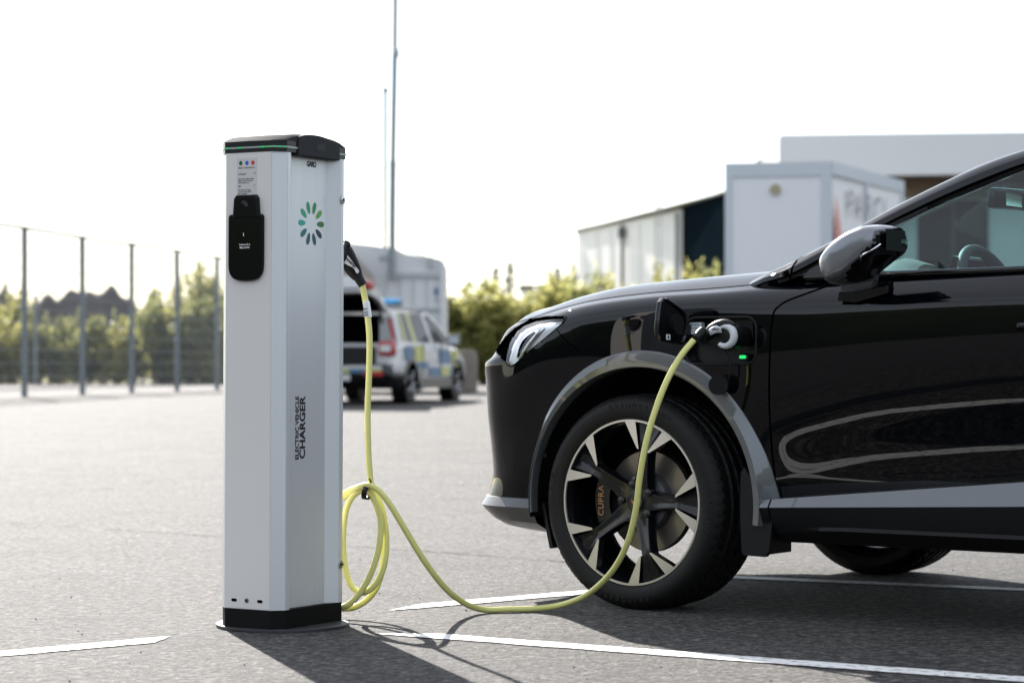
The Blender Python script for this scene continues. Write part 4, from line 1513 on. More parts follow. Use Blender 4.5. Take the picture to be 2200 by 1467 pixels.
def build_mirror(car):
    base = [(-.765, 1.050), (-.778, 1.080), (-.812, 1.113), (-.862, 1.143), (-.915, 1.161), (-.948, 1.162), (-.966, 1.152), (-.974, 1.112), (-.962, 1.082), (-.928, 1.058), (-.884, 1.028), (-.838, 1.000), (-.784, .999)]
    for sgn in (1, -1):
        cx, cz = -.895, 1.095
        rings = []
        for y, k, dx in ((.918, .78, -.012), (.932, .88, -.010), (.955, .96, -.006), (1.0, 1.0, 0), (1.045, .985, .004), (1.078, .93, .004), (1.104, .87, .0), (1.121, .76, -.006), (1.130, .56, -.014), (1.133, .25, -.024)):
            loop = catmull([Vector((cx + dx + (a - cx) * k, sgn * y, cz + (b - cz) * k + (1 - k) * .012)) for a, b in base], 4, closed=True)
            rings.append(loop)
        n = len(rings[0])
        V = [p for r in rings for p in r]
        F = grid_faces(len(rings), n, wrap_v=True) + [tuple(range(n)), tuple(range(len(V) - 1, len(V) - n - 1, -1))]
        if sgn < 0:
            F = [tuple(reversed(f)) for f in F]
        mi = []
        for f in F:
            c = sum((V[i] for i in f), Vector()) / len(f)
            line = 1.006 + (-.845 - c.x) * .84
            mi.append(1 if (c.z < line or c.x < -.962) else 0)
        bm = bmesh.new()
        bv = [bm.verts.new(p) for p in V]
        for f, k in zip(F, mi):
            bm.faces.new([bv[i] for i in f]).material_index = k
        shell = bobj('wing_mirror', bm, ['mirror_grey', 'gloss_black'], car, True, 60)
        V = [Vector((-.9755, sgn * (.950 + .115 * a), 1.088 + .060 * b)) for a in np.linspace(0, 1, 5) for b in np.linspace(0, 1, 4)]
        obj('mirror_glass', V, grid_faces(5, 4), 'black_plastic', shell)
        # bright edge of the painted shell and the indicator lens at its end
        ln = []
        for xx in np.linspace(-.855, -.965, 9):
            zz = 1.006 + (-.845 - xx) * .84
            yy = 1.131 - .0 * xx
            best = min((p for r in rings[3:8] for p in r), key=lambda p: (p.x - xx) ** 2 + (p.z - zz) ** 2 + ((abs(p.y) - 1.09) * .25) ** 2)
            ln.append(Vector((best.x, best.y, best.z)))
        tube('indicator', catmull(ln[4:], 3), .0035, 'chrome', shell, 6)
        # stalk
        r0 = [(-.752, .912, .962), (-.845, .908, .985), (-.84, .865, .995), (-.765, .865, .985)]
        r1 = [(-.757, .935, 1.0), (-.862, .930, 1.010), (-.86, .890, 1.02), (-.77, .890, 1.01)]
        r2 = [(-.772, .985, 1.040), (-.905, .985, 1.040), (-.905, .945, 1.055), (-.79, .945, 1.05)]
        rr = [[Vector((p[0], sgn * p[1], p[2])) for p in r] for r in (r0, r1, r2)]
        rr2 = []
        for k in range(len(rr) - 1):
            for t in np.linspace(0, 1, 6, endpoint=False):
                rr2.append([a + (b - a) * t for a, b in zip(rr[k], rr[k + 1])])
        rr2.append(rr[-1])
        loft('mirror_stalk', rr2, 'mirror_grey', shell, sharp=70)
        r0 = [(-.74, .918, .952), (-.80, .922, .946), (-.90, .912, .972), (-.905, .86, .992), (-.75, .86, .985)]
        r1 = [(-.745, .922, .975), (-.80, .926, .974), (-.892, .914, .990), (-.89, .86, 1.005), (-.75, .86, .998)]
        loft('mirror_foot', [[Vector((p[0], sgn * p[1], p[2])) for p in r] for r in (r0, r1)], 'gloss_black', shell, sharp=25)


def wheel_parts():
    """meshes for one wheel; outer face plane y=0, outboard is +y"""
    out = []
    # tyre with tread blocks
    prof = []
    RT = .339
    face = [(.2585, -.012), (.262, -.001), (.268, .004), (.280, .008), (.296, .010), (.308, .008), (.318, .002), (.327, -.008), (.333, -.018)]
    tread = []
    for y in np.linspace(-.024, -.222, 41):
        tread.append((RT - .004 * ((y + .123) / .1) ** 2, y))
    back = [(.333, -.228), (.322, -.240), (.300, -.248), (.270, -.240), (.255, -.225), (.25, -.22)]
    prof = face + tread + back
    seg = 360
    V = []
    for i in range(seg):
        a = 2 * math.pi * i / seg
        for k, (r, y) in enumerate(prof):
            rr = r
            if y < -.02 and y > -.228 and r > .32:
                # circumferential grooves
                for gy_ in (-.062, -.102, -.144, -.184):
                    if abs(y - gy_) < .0045:
                        rr -= .0075
                sh = 1.0 if (y > -.060 or y < -.186) else 0.0
                ph = (i + int((y + .12) * 90)) % 6
                if sh and ph == 0:
                    rr -= .006
                elif not sh and (i + int(abs(y + .123) * 260)) % 9 == 0:
                    rr -= .004
            if k in (7, 8) and i % 6 == 0:
                rr -= .003
            V.append((rr * math.cos(a), y, rr * math.sin(a)))
    F = grid_faces(seg, len(prof), wrap_u=True)
    out.append(('tyre', V, F, 'rubber', 28))
    # sidewall lettering
    for word, a0, ra in (('BRIDGESTONE', 82, .301), ('BRIDGESTONE', 262, .301), ('ALENZA', 172, .301), ('ALENZA', 352, .301)):
        g = []
        step = 4.3
        for k, ch in enumerate(word):
            a = a0 - (k - (len(word) - 1) / 2) * step
            # wheel seen from outboard: angle measured with +x to the viewer's left
            ar = R(a)
            pos = Vector((-ra * math.cos(ar), .0102, ra * math.sin(ar)))
            rad = Vector((-math.cos(ar), 0, math.sin(ar)))
            tang = rad.cross(Vector((0, 1, 0)))
            M = Matrix.Identity(4)
            xa, ya = -tang, rad
            na = xa.cross(ya)
            if na.y < 0:
                xa = tang
                na = xa.cross(ya)
            for r_ in range(3):
                M[r_][0], M[r_][1], M[r_][2], M[r_][3] = xa[r_], ya[r_], na[r_], pos[r_]
            g.append(place(text_geo(ch, .024, bold=.0006, extrude=.0006), M))
        V, F = merge(g)
        out.append(('tyre_lettering', V, F, 'rubber_text', None))
    # rim
    prof = [(.2600, -.013), (.2610, -.004), (.2590, .0), (.2530, .0), (.2515, -.006)]
    V, F = revolve_y(prof, 96)
    out.append(('rim_lip', V, F, 'machined', 25))
    prof = [(.2518, -.004), (.2480, -.012), (.2420, -.040), (.236, -.09), (.232, -.17), (.240, -.20), (.254, -.215)]
    V, F = revolve_y(prof, 96)
    out.append(('rim', V, F, 'satin_black', 30))
    return out


def polar(a, r, y):
    # a measured as seen from outboard, 0 = viewer's right (rear of the car), 90 = up
    return Vector((-r * math.cos(R(a)), y, r * math.sin(R(a))))


def spoke_geo(a0):
    st = [(.026, .034, -.036), (.045, .032, -.034), (.065, .030, -.031), (.085, .0255, -.027), (.110, .0225, -.021), (.135, .0205, -.015), (.158, .0195, -.0095), (.177, .0205, -.006), (.200, .0290, -.0050), (.225, .0400, -.0050), (.2500, .0520, -.0060)]
    ca, sa = math.cos(R(a0)), math.sin(R(a0))
    V = []
    for r, h, y in st:
        rec = .0 if r < .17 else min(.014, (r - .17) * .35)
        gr = .0035 if .05 < r < .19 else 0.0
        sec = [(-h - .004, y - .034), (-h - .002, y - .010), (-h * .86, y - rec * .2), (-h * .55, y - rec), (-h * .2, y - gr - rec), (h * .2, y - gr - rec), (h * .55, y - rec), (h * .86, y - rec * .2), (h + .002, y - .010), (h + .004, y - .034)]
        for t, yy in sec:
            px, pz = r * ca - t * sa, r * sa + t * ca
            V.append(Vector((-px, yy, pz)))
    n = 10
    F = grid_faces(len(st), n)
    return V, F


def fin_geo(a0, sgn):
    tip = polar(a0 + sgn * 5.6, .170, 0)
    pts = [polar(a0 + sgn * 5.6, .170, .0), polar(a0 + sgn * 12.0, .2525, .0), polar(a0 + sgn * 16.5, .2535, .0), polar(a0 + sgn * 21.0, .2525, .0), polar(a0 + sgn * 8.2, .172, .0)]
    n = len(pts)
    V = [p + Vector((0, .0006, 0)) for p in pts] + [p + Vector((0, -.030, 0)) for p in pts]
    F = [tuple(range(n)), tuple(range(2 * n - 1, n - 1, -1))] + [(i, (i + 1) % n, n + (i + 1) % n, n + i) for i in range(n)]
    return V, F


def build_wheels(car):
    base = None
    OFF = 1.5
    spots = [(0, 1), (0, -1), (-2.68, 1), (-2.68, -1)]
    protos = {}
    for wi, (cx, sgn) in enumerate(spots):
        M = Matrix.Translation((cx, sgn * .905, .335))
        if sgn < 0:
            M = M @ Matrix.Rotation(math.pi, 4, 'Z')
        if cx == 0:
            M = M @ Matrix.Rotation(R(-1.5), 4, 'Z')
        if wi == 0:
            parts = wheel_parts()
            rim = [p for p in parts if p[0] == 'rim'][0]
            wheel = obj('wheel', rim[1], rim[2], rim[3], car, sharp=rim[4])
            wheel.matrix_local = M
            tyre = None
            for nm, V, F, mt, sh in parts:
                if nm == 'rim':
                    continue
                obj(nm, V, F, mt, wheel, smooth=sh is not None, sharp=sh)
            for k in range(5):
                a = OFF + 72 * k
                V, F = spoke_geo(a)
                obj('spoke', V, F, 'satin_black', wheel, sharp=50)
                for s2 in (-1, 1):
                    V, F = fin_geo(a, s2)
                    bm = bmesh.new()
                    bv = [bm.verts.new(v) for v in V]
                    for f in F:
                        bm.faces.new([bv[i] for i in f])
                    o = bobj('spoke_fin', bm, ['machined', 'satin_black'], wheel)
                    for p in o.data.polygons:
                        p.material_index = 0 if abs(p.normal.y) > .9 and p.center.y > -.01 else 1
                # lug nut
                la = a + 36 - 5
                c = polar(la, .056, -.034)
                tube('lug_nut', [c + Vector((0, -.01, 0)), c + Vector((0, .006, 0)), c + Vector((0, .0085, 0))], [.0125, .0125, .009], 'satin_black', wheel, 12)
            circ = lambda r, y, n=40: [Vector((r * math.cos(2 * math.pi * i / n), y, r * math.sin(2 * math.pi * i / n))) for i in range(n)]
            loft('hub', [circ(.062, -.07), circ(.062, -.046), circ(.045, -.038), circ(.032, -.034)], 'satin_black', wheel)
            loft('hub_cap', [circ(.0275, -.038), circ(.0275, -.0275), circ(.0255, -.0258), circ(.010, -.0252)], 'satin_black', wheel, sharp=30)
            g = []
            for poly in ([(-.004, .002), (-.014, .009), (-.011, -.001), (-.004, -.012)], [(.004, .002), (.014, .009), (.011, -.001), (.004, -.012)], [(-.0025, .004), (.0025, .004), (.0, -.003)]):
                g.append(([Vector((-a, -.0244, b)) for a, b in poly], [tuple(range(len(poly)))]))
            V, F = merge(g)
            obj('hub_emblem', V, F, 'copper', wheel, smooth=False)
            # brake disc and caliper
            loft('brake_disc', [circ(.090, -.100, 64), circ(.158, -.100, 64), circ(.160, -.104, 64), circ(.160, -.124, 64), circ(.09, -.126, 64)], 'brake_disc', wheel, sharp=25)
            loft('disc_hat', [circ(.060, -.070, 48), circ(.086, -.072, 48), circ(.092, -.080, 48), circ(.094, -.104, 48)], 'hub_metal', wheel, sharp=35)
            rings = []
            for a in np.linspace(150, 208, 15):
                e = .004 if a in (150, 208) else 0
                rings.append([polar(a, .118, -.052 - e), polar(a, .172, -.052 - e), polar(a, .184, -.066), polar(a, .184, -.14), polar(a, .118, -.14)])
            loft('brake_caliper', rings, 'satin_black', wheel, sharp=30)
            M2 = frame_mtx(polar(180, .146, -.0508), (0, 0, 1), (1, 0, 0))
            text('caliper_lettering', 'CUPRA', .030, frame_mtx(polar(180.5, .148, -.0505), (0, 0, 1), (1, 0, 0)), 'copper', wheel, bold=.0002, sx=.95, space=1.1)
            base = wheel
        else:
            wheel = linked('wheel', base.data, car, M)
            for ch in list(base.children):
                if ch.name.split('.')[0] in ('tyre_lettering', 'caliper_lettering', 'hub_emblem') and wi in (1, 3):
                    continue
                linked(ch.name.split('.')[0], ch.data, wheel)


build_car()


# ------------------------------------------------------------------ cable with its two plugs
def build_cable():
    root = empty('charging_cable', gpt(1150, 1309))
    tag(root, 'yellow charging cable looped beside the post and plugged in the car', 'cable')
    MI = Matrix.Translation(-root.location)
    CR = .0094
    D0 = 7.235
    pts = [pt(778, 611, 7.30), pt(784, 640, 7.30), pt(790, 680, 7.29), pt(794, 730, 7.28), pt(793, 800, 7.27), pt(790, 880, 7.26), pt(791, 960, 7.25), pt(794, 1010, 7.24), pt(797, 1036, 7.235)]
    loops = [(808, 1062, 7.235), (822, 1100, 7.23), (830, 1160, 7.225), (825, 1215, 7.22), (806, 1255, 7.22), (780, 1272, 7.225), (755, 1258, 7.235), (741, 1215, 7.25), (737, 1150, 7.26), (745, 1090, 7.26), (766, 1058, 7.25), (790, 1054, 7.235),
             (808, 1074, 7.215), (818, 1120, 7.21), (813, 1180, 7.205), (795, 1235, 7.205), (768, 1280, 7.21), (735, 1304, 7.22), (700, 1290, 7.28), (688, 1220, 7.31), (700, 1130, 7.31), (725, 1075, 7.29), (755, 1052, 7.26), (782, 1049, 7.235),
             (806, 1078, 7.25), (822, 1140, 7.265), (824, 1200, 7.27), (812, 1255, 7.275), (786, 1290, 7.28), (750, 1306, 7.285), (712, 1295, 7.30), (693, 1230, 7.33), (700, 1140, 7.335), (722, 1085, 7.31), (748, 1060, 7.27), (775, 1045, 7.23)]
    pts += [pt(*l) for l in loops]
    pts += [pt(795, 1043, 7.21), pt(815, 1055, 7.20), pt(842, 1090, 7.20), pt(875, 1145, 7.21), pt(912, 1205, 7.24), pt(955, 1261, 7.30), pt(998, 1295, 7.38), pt(1040, 1309, 7.44), pt(1090, 1312, 7.46), pt(1150, 1307.5, 7.48), pt(1205, 1299, 7.50)]
    # keep the part that lies on the ground on the ground
    low = [pt(1252, 1282, 7.44), pt(1292, 1252, 7.36), pt(1325, 1212, 7.29), pt(1350, 1160, 7.23), pt(1366, 1095, 7.19), pt(1374, 1030, 7.17), pt(1386, 960, 7.16), pt(1405, 890, 7.16), pt(1432, 820, 7.17), pt(1462, 766, 7.19), pt(1490, 731, 7.21)]
    pts += low
    for p in pts:
        p.z = max(p.z, CR + .001)
    path = catmull(pts, 9)
    V, F = tube_geo(path, CR, 14)
    obj('cable', [MI @ v for v in V], F, 'cable_yellow', root)
    # strap round the coil
    c = pt(789, 1057, 7.228)
    strap = []
    for a in np.linspace(0, 2 * math.pi, 24, endpoint=False):
        strap.append(c + Vector((.012 * math.cos(a) * .6 + .004 * math.sin(a), .034 * math.cos(a), .022 * math.sin(a))))
    rings = []
    for p in strap:
        rings.append([MI @ (p + Vector((-.008, 0, .001))), MI @ (p + Vector((.008, 0, -.001)))])
    rings.append(rings[0])
    st = loft('coil_strap', rings, 'plug_black', root, closed_ring=False)
    sm = st.modifiers.new('thick', 'SOLIDIFY')
    sm.thickness = .003
    tube('strap_tail', [MI @ p for p in catmull([pt(786, 1048, 7.215), pt(793, 1040, 7.21), pt(797, 1035, 7.21), pt(793, 1028, 7.21)], 5)], .0026, 'plug_black', root, 6)
    # paper flag on the cable
    p0, p1 = pt(790, 648, 7.28), pt(791, 682, 7.28)
    q0, q1 = pt(781, 650, 7.275), pt(780.5, 680, 7.27)
    V = [q0, p0, p1, q1]
    n = (p0 - q0).cross(q1 - q0).normalized() * .0004
    V = [v + n for v in V] + [v - n for v in V]
    fl = obj('cable_flag', [MI @ v for v in V], [(0, 1, 2, 3), (7, 6, 5, 4), (0, 4, 5, 1), (1, 5, 6, 2), (2, 6, 7, 3), (3, 7, 4, 0)], 'label_white', root, smooth=False)
    tube('flag_wrap', [MI @ p for p in (pt(786.5, 648, 7.297), pt(789.5, 665, 7.294), pt(791.8, 682, 7.29))], CR + .0012, 'label_white', root, 14)
    g = []
    for k, (t, z) in enumerate((('EEV', 664), ('0630', 671), ('M2SR', 677))):
        g.append(place(text_geo(t, .0085, bold=.0003), frame_mtx(pt(785, z, 7.262), (1, 0, .12), (-.12, 0, 1))))
    V, F = merge(g)
    obj('flag_print', [MI @ v for v in V], F, 'flag_ink', root, smooth=False)

    def ring_at(c, xa, ya, w, h, p=2.4, n=20):
        out = []
        for k in range(n):
            a = 2 * math.pi * k / n
            ca, sa = math.cos(a), math.sin(a)
            out.append(MI @ (c + xa * (w * math.copysign(abs(ca) ** (2 / p), ca)) + ya * (h * math.copysign(abs(sa) ** (2 / p), sa))))
        return out
    # plug at the post: grip slants down and out of the back face
    yv = Vector((0, 1, 0))
    path = [(738, 540, 7.285), (747, 556, 7.29), (757, 575, 7.295), (764, 587, 7.30), (769, 597, 7.30)]
    P = catmull([pt(*p) for p in path], 5)
    rr = []
    for i, p in enumerate(P):
        t = (P[min(i + 1, len(P) - 1)] - P[max(i - 1, 0)]).normalized()
        sd = t.cross(yv).normalized()
        f = i / (len(P) - 1)
        rr.append(ring_at(p, sd, yv, .028 * (1 - .42 * f ** 2), .022 * (1 - .3 * f)))
    plug = loft('post_plug', rr, 'plug_black', root, sharp=50)
    # pale side shell of the grip
    poly = [(738, 541), (747, 549), (757, 562), (766, 575), (771, 581), (770.5, 585), (767, 588), (764, 584.5), (762, 579), (757, 574), (748, 570), (738, 565)]
    A = [pt(a, b, 7.266) for a, b in poly]
    n = len(A)
    V = [MI @ a for a in A] + [MI @ (a + Vector((0, .02, 0))) for a in A]
    obj('plug_shell', V, [tuple(range(n)), tuple(range(2 * n - 1, n - 1, -1))] + [(i, (i + 1) % n, n + (i + 1) % n, n + i) for i in range(n)], 'plug_white', plug, smooth=False)
    text('plug_lettering', 'MENNEKES', .0105, MI @ frame_mtx(pt(750, 561, 7.264), (.72, 0, -.70), (.70, 0, .72)), 'print_black', plug, bold=.0004)
    tube('plug_boot', [MI @ p for p in (pt(763, 584, 7.30), pt(771, 598, 7.30), pt(780, 613, 7.30))], [.0165, .0150, .0135], 'plug_black', plug, 16)
    tube('plug_head', [MI @ p for p in catmull([pt(718, 556, 7.265), pt(732, 545, 7.285), pt(742, 533, 7.29), pt(745, 524, 7.285), pt(740, 518, 7.28)], 4)], [.03] * 6 + [.026, .022, .018, .0145, .013, .012, .011, .009, .007, .005, .004], 'plug_black', plug, 14)
    # plug at the car: curved grip with a pale horseshoe shell, facing the flank
    lft = Vector((-math.sin(CA), -math.cos(CA), 0))     # outboard
    bck = Vector((math.cos(CA), -math.sin(CA), 0))      # towards the car's tail
    upz = Vector((0, 0, 1))
    ctr = pt(1561, 722, 7.235)
    base = CAR_M @ Vector((-.325, .885, .848))
    head = loft('car_plug', [ring_at(ctr + lft * k + bck * o, bck, upz, w, w * 1.02, 2.1, 28) for k, o, w in ((-.10, .0, .030), (-.075, .0, .031), (-.06, .0, .037), (-.012, 0, .0375), (.004, 0, .034), (.010, 0, .026))], 'plug_black', root, sharp=40)
    hs = []
    for a in np.linspace(128, -128, 26):
        w = .0125 * (.62 + .38 * math.cos(R(a * .62)))
        rr_ = .0295
        c = ctr + lft * .006 + bck * (rr_ * math.cos(R(a))) + upz * (rr_ * math.sin(R(a)))
        rad = bck * math.cos(R(a)) + upz * math.sin(R(a))
        hs.append([MI @ (c + rad * (w * math.cos(b) * .9) + lft * (.013 * math.sin(b))) for b in np.linspace(0, 2 * math.pi, 12, endpoint=False)])
    loft('plug_shell', hs, 'plug_white', head, sharp=60)
    # pale strap of the shell running along the grip
    sp = catmull([ctr + lft * .012 - bck * .010 + upz * .020, ctr + lft * .016 - bck * .026 + upz * .021, ctr + lft * .018 - bck * .045 + upz * .013, ctr + lft * .017 - bck * .053 + upz * .006], 5)
    rr = []
    for i, p in enumerate(sp):
        h = .0125 - .0035 * abs(i / (len(sp) - 1) - .4)
        rr.append([MI @ (p + upz * (h * math.cos(b)) + lft * (.008 * math.sin(b))) for b in np.linspace(0, 2 * math.pi, 12, endpoint=False)])
    loft('plug_strap', rr, 'plug_white', head, sharp=60)
    gp = catmull([ctr + bck * .022 + upz * .026 - lft * .004, ctr + bck * .004 + upz * .033, ctr - bck * .022 + upz * .031, ctr - bck * .046 + upz * .020, ctr - bck * .064 + upz * .006, pt(1507, 717, 7.235)], 5)
    tube('plug_grip', [MI @ p for p in gp], [.013 + .006 * min(1, i / 8) for i in range(len(gp))], 'plug_black', head, 16)
    tube('plug_boot', [MI @ p for p in (pt(1512, 712, 7.235), pt(1504, 718, 7.232), pt(1494, 728, 7.215))], [.0165, .0155, .0125], 'plug_black', head, 16)
    text('plug_lettering', 'DEKRA', .0085, MI @ frame_mtx(ctr + lft * .0265 - bck * .022 + upz * .021, bck, upz), 'print_black', head, bold=.0004)
    return root


build_cable()


# ------------------------------------------------------------------ background: fence
def build_fence():
    D = [36.9, 39.9, 42.9, 46.1, 48.7, 51.6, 54.7, 57.8, 60.9]
    Xs = [-9.7, -9.18, -8.65, -8.19, -7.66, -7.15, -6.67, -6.2, -5.7]
    root = empty('mesh_fence', (Xs[2], D[2], ground_z(D[2])))
    tag(root, 'tall galvanised mesh fence at the edge of the lot', 'fence')
    o = root.location
    H = 3.0
    for x, d in zip(Xs, D):
        z = ground_z(d) - o.z
        V, F = box_geo((x - o.x, d - o.y, z + H / 2), (.095, .095, H))
        obj('fence_post', V, F, 'galvanised', root, smooth=False)
        V, F = box_geo((x - o.x, d - o.y, z + H + .01), (.085, .085, .02))
        obj('post_cap', V, F, 'galvanised', root, smooth=False)
    for i in range(len(Xs) - 1):
        a = Vector((Xs[i], D[i], ground_z(D[i]))) - o
        b = Vector((Xs[i + 1], D[i + 1], ground_z(D[i + 1]))) - o
        g = []
        d = (b - a)
        n = int(d.length / .08)
        for k in range(1, n):
            p = a + d * (k / n)
            g.append(box_geo((p.x + .045, p.y, p.z + 1.56), (.0075, .0075, 2.88)))
        for zz in np.arange(.12, 3.01, .24):
            r = .006 if zz < 2.9 else .03
            g.append(tube_geo([a + Vector((.045, 0, zz)), b + Vector((.045, 0, zz))], r, 4))
        V, F = merge(g)
        obj('mesh_panel', V, F, 'wire', root, smooth=False)
    p = Vector((-13.4, 68.0, ground_z(68)))
    pr = tag(empty('metal_post', p), 'thin lone metal post behind the mesh fence', 'post')
    V, F = box_geo((0, 0, 1.22), (.09, .09, 2.44))
    obj('post_shaft', V, F, 'galvanised', pr, smooth=False)
    V, F = box_geo((0, 0, 2.47), (.14, .14, .06))
    obj('post_top', V, F, 'galvanised', pr, smooth=False)


build_fence()


# ------------------------------------------------------------------ vegetation
def leaf_cloud(n, blobs, size, squash=1.0):
    """leaf quads spread in the outer part of several blobs"""
    vol = np.array([b[3] * b[4] * b[5] for b in blobs]) ** .75
    idx = rng.choice(len(blobs), n, p=vol / vol.sum())
    B = np.array(blobs)[idx]
    u = rng.normal(size=(n, 3))
    u /= np.linalg.norm(u, axis=1, keepdims=True)
    r = rng.random(n) ** .42
    r *= 1 + .22 * rng.normal(size=n) * (rng.random(n) < .3)
    C = B[:, :3] + u * r[:, None] * B[:, 3:6]
    a = rng.normal(size=(n, 3))
    a /= np.linalg.norm(a, axis=1, keepdims=True)
    b = np.cross(a, rng.normal(size=(n, 3)))
    b /= np.linalg.norm(b, axis=1, keepdims=True)
    s = size * (.6 + .8 * rng.random(n))
    A, Bv = a * s[:, None], b * (s * .5)[:, None]
    V = np.stack([C - A, C + Bv, C + A, C - Bv], 1).reshape(-1, 3)
    V[:, 2] = np.maximum(V[:, 2], .02)
    F = np.arange(4 * n).reshape(-1, 4)
    return V, F


def bush_variant(k):
    r = random.Random(100 + k)
    blobs = []
    h = 2.2
    for i in range(15):
        t = r.random()
        blobs.append((r.uniform(-.95, .95) * (1 - .4 * t), r.uniform(-.4, .4), .35 + t * 1.55, r.uniform(.25, .5), r.uniform(.25, .45), r.uniform(.3, .6)))
    for i in range(7):
        blobs.append((r.uniform(-.8, .8), r.uniform(-.4, .4), r.uniform(1.8, 2.5), .11, .11, r.uniform(.25, .5)))
    V, F = leaf_cloud(4200, blobs, .075)
    me = bpy.data.meshes.new('crown')
    me.from_pydata(V.tolist(), [], F.tolist())
    setmat(me, 'leaf_olive' if k % 3 else 'leaf_green')
    g = []
    for i in range(9):
        a = Vector((r.uniform(-.35, .35), r.uniform(-.2, .2), 0))
        b = Vector((r.uniform(-.8, .8), r.uniform(-.4, .4), r.uniform(1.3, 2.2)))
        m = (a + b) / 2 + Vector((0, 0, .25))
        g.append(tube_geo(catmull([a, m, b], 4), [.03, .028, .026, .024, .022, .018, .014, .01, .006][:9], 5))
    V, F = merge(g)
    mt = bpy.data.meshes.new('stems')
    mt.from_pydata([tuple(v) for v in V], [], F)
    setmat(mt, 'bark')
    return me, mt


def conifer_variant(k):
    r = random.Random(300 + k)
    n = 700
    t = rng.random(n) ** .8
    lay = np.round(t * 16) / 16
    ang = rng.random(n) * 2 * np.pi
    rad = (1.06 - t) * 1.7 * (.35 + .65 * rng.random(n)) * (1 + .25 * np.sin(ang * 3 + lay * 9))
    C = np.stack([rad * np.cos(ang), rad * np.sin(ang), 1.0 + 8.5 * t - rad * .25], 1)
    a = np.stack([np.cos(ang), np.sin(ang), -.35 + .3 * rng.random(n)], 1)
    b = np.stack([-np.sin(ang), np.cos(ang), .2 * rng.normal(size=n)], 1)
    s = .28 * (.5 + rng.random(n))
    A, B = a * s[:, None], b * (s * .3)[:, None]
    V = np.stack([C - A, C + B, C + A, C - B], 1).reshape(-1, 3)
    me = bpy.data.meshes.new('crown')
    me.from_pydata(V.tolist(), [], np.arange(4 * n).reshape(-1, 4).tolist())
    setmat(me, 'leaf_conifer')
    V, F = tube_geo([Vector((0, 0, 0)), Vector((0, 0, 5)), Vector((0, 0, 9.6))], [.16, .09, .02], 7)
    mt = bpy.data.meshes.new('trunk')
    mt.from_pydata([tuple(v) for v in V], [], F)
    setmat(mt, 'bark')
    return me, mt


ORD = ['first', 'second', 'third', 'fourth', 'fifth', 'sixth', 'seventh', 'eighth', 'ninth', 'tenth', 'eleventh', 'twelfth', 'thirteenth', 'fourteenth', 'fifteenth', 'sixteenth']


def build_plants():
    var = [bush_variant(k) for k in range(5)]
    rr = random.Random(5)

    def bush(px, D, top_px, wide, k, label, group):
        x = (px - 1100) / FPX * D
        zt = CAM_H - (top_px - 783) / FPX * D
        g = ground_z(D) if D < 69.3 else .16
        e = empty('bush', (x, D, g), rr.uniform(0, 6.28))
        s = (zt - g) / 2.45
        e.scale = (wide * s * 1.35, wide * s * 1.1, s)
        tag(e, label, 'bush', group)
        c, t = var[k % 5]
        linked('crown', c, e)
        linked('stems', t, e)

    # left, behind the fence: front row then back row
    left = [(-30, 71, 690, 1.0), (22, 71.5, 668, .9), (75, 72, 690, .95), (118, 71, 672, .9), (165, 72, 690, .9), (205, 71.5, 645, .75), (250, 71, 680, .95), (292, 72, 668, .95), (338, 71.5, 655, .9), (372, 72, 640, .8), (430, 71.5, 622, .9), (478, 72, 640, .9)]
    for i, (px, d, tp, w) in enumerate(left):
        bush(px, d, tp + (24 if 40 < px < 310 else 6) + rr.uniform(-9, 9), w, i, ORD[i] + ' bush from the left in the front row behind the mesh fence', 'bushes behind the mesh fence')
    back = [(5, 77, 634, 1.0), (60, 78, 690, .9), (140, 78, 694, .8), (350, 77, 628, .85), (408, 76, 600, .75), (440, 77, 588, .7), (475, 77, 606, .8)]
    for i, (px, d, tp, w) in enumerate(back):
        bush(px, d, tp, w, i + 2, ORD[i] + ' from the left of the taller bushes behind the fenced front row', 'tall bushes left of the post')
    right = [(930, 71, 640, 1.0), (985, 71, 628, .9), (1030, 71.5, 640, .95), (1075, 71, 622, .85), (1120, 71.5, 650, .95), (1165, 71, 640, .9), (1215, 72, 630, .9), (1262, 71, 608, .7), (1300, 71.5, 598, .7), (1345, 72, 640, .9), (1400, 72, 640, .9), (1455, 71.5, 590, .55), (1520, 72, 594, .55), (1590, 73, 600, .6), (1650, 73, 640, .8)]
    for i, (px, d, tp, w) in enumerate(right):
        bush(px, d, tp - (16 if px < 1240 else 4) + rr.uniform(-7, 7), w * 1.2, i + 1, ORD[i] + ' sunlit bush counted rightwards from the patrol car', 'bushes right of the patrol car')
    lowr = [(960, 69.9, 720, 1.3), (1010, 69.8, 735, 1.3), (1060, 69.9, 725, 1.3), (1110, 69.8, 735, 1.3)]
    for i, (px, d, tp, w) in enumerate(lowr):
        bush(px, d, tp, w, i, ORD[i] + ' from the left of the low bushes by the concrete block', 'low bushes by the concrete block')
    cv = [conifer_variant(k) for k in range(2)]
    for k, (px, tp, d) in enumerate(((1065, 572, 190), (1096, 560, 190), (1198, 572, 230), (330, 618, 190), (318, 640, 200), (12, 606, 190))):
        x = (px - 1100) / FPX * d
        zt = CAM_H - (tp - 783) / FPX * d
        e = empty('conifer_tree', (x, d, .16), k * 1.3)
        s = (zt - .16) / 9.6
        e.scale = (s * 1.5, s * 1.5, s)
        tag(e, ['distant spruce, left of the pair above the bushes', 'distant spruce, taller of the pair above the bushes', 'lone distant spruce left of the white hall', 'distant spruce tip right of the gravel heap', 'small distant spruce beside the gravel heap', 'distant spruce tip at the left picture edge'][k], 'tree', 'distant spruces')
        linked('crown', cv[k % 2][0], e)
        linked('trunk', cv[k % 2][1], e)


build_plants()


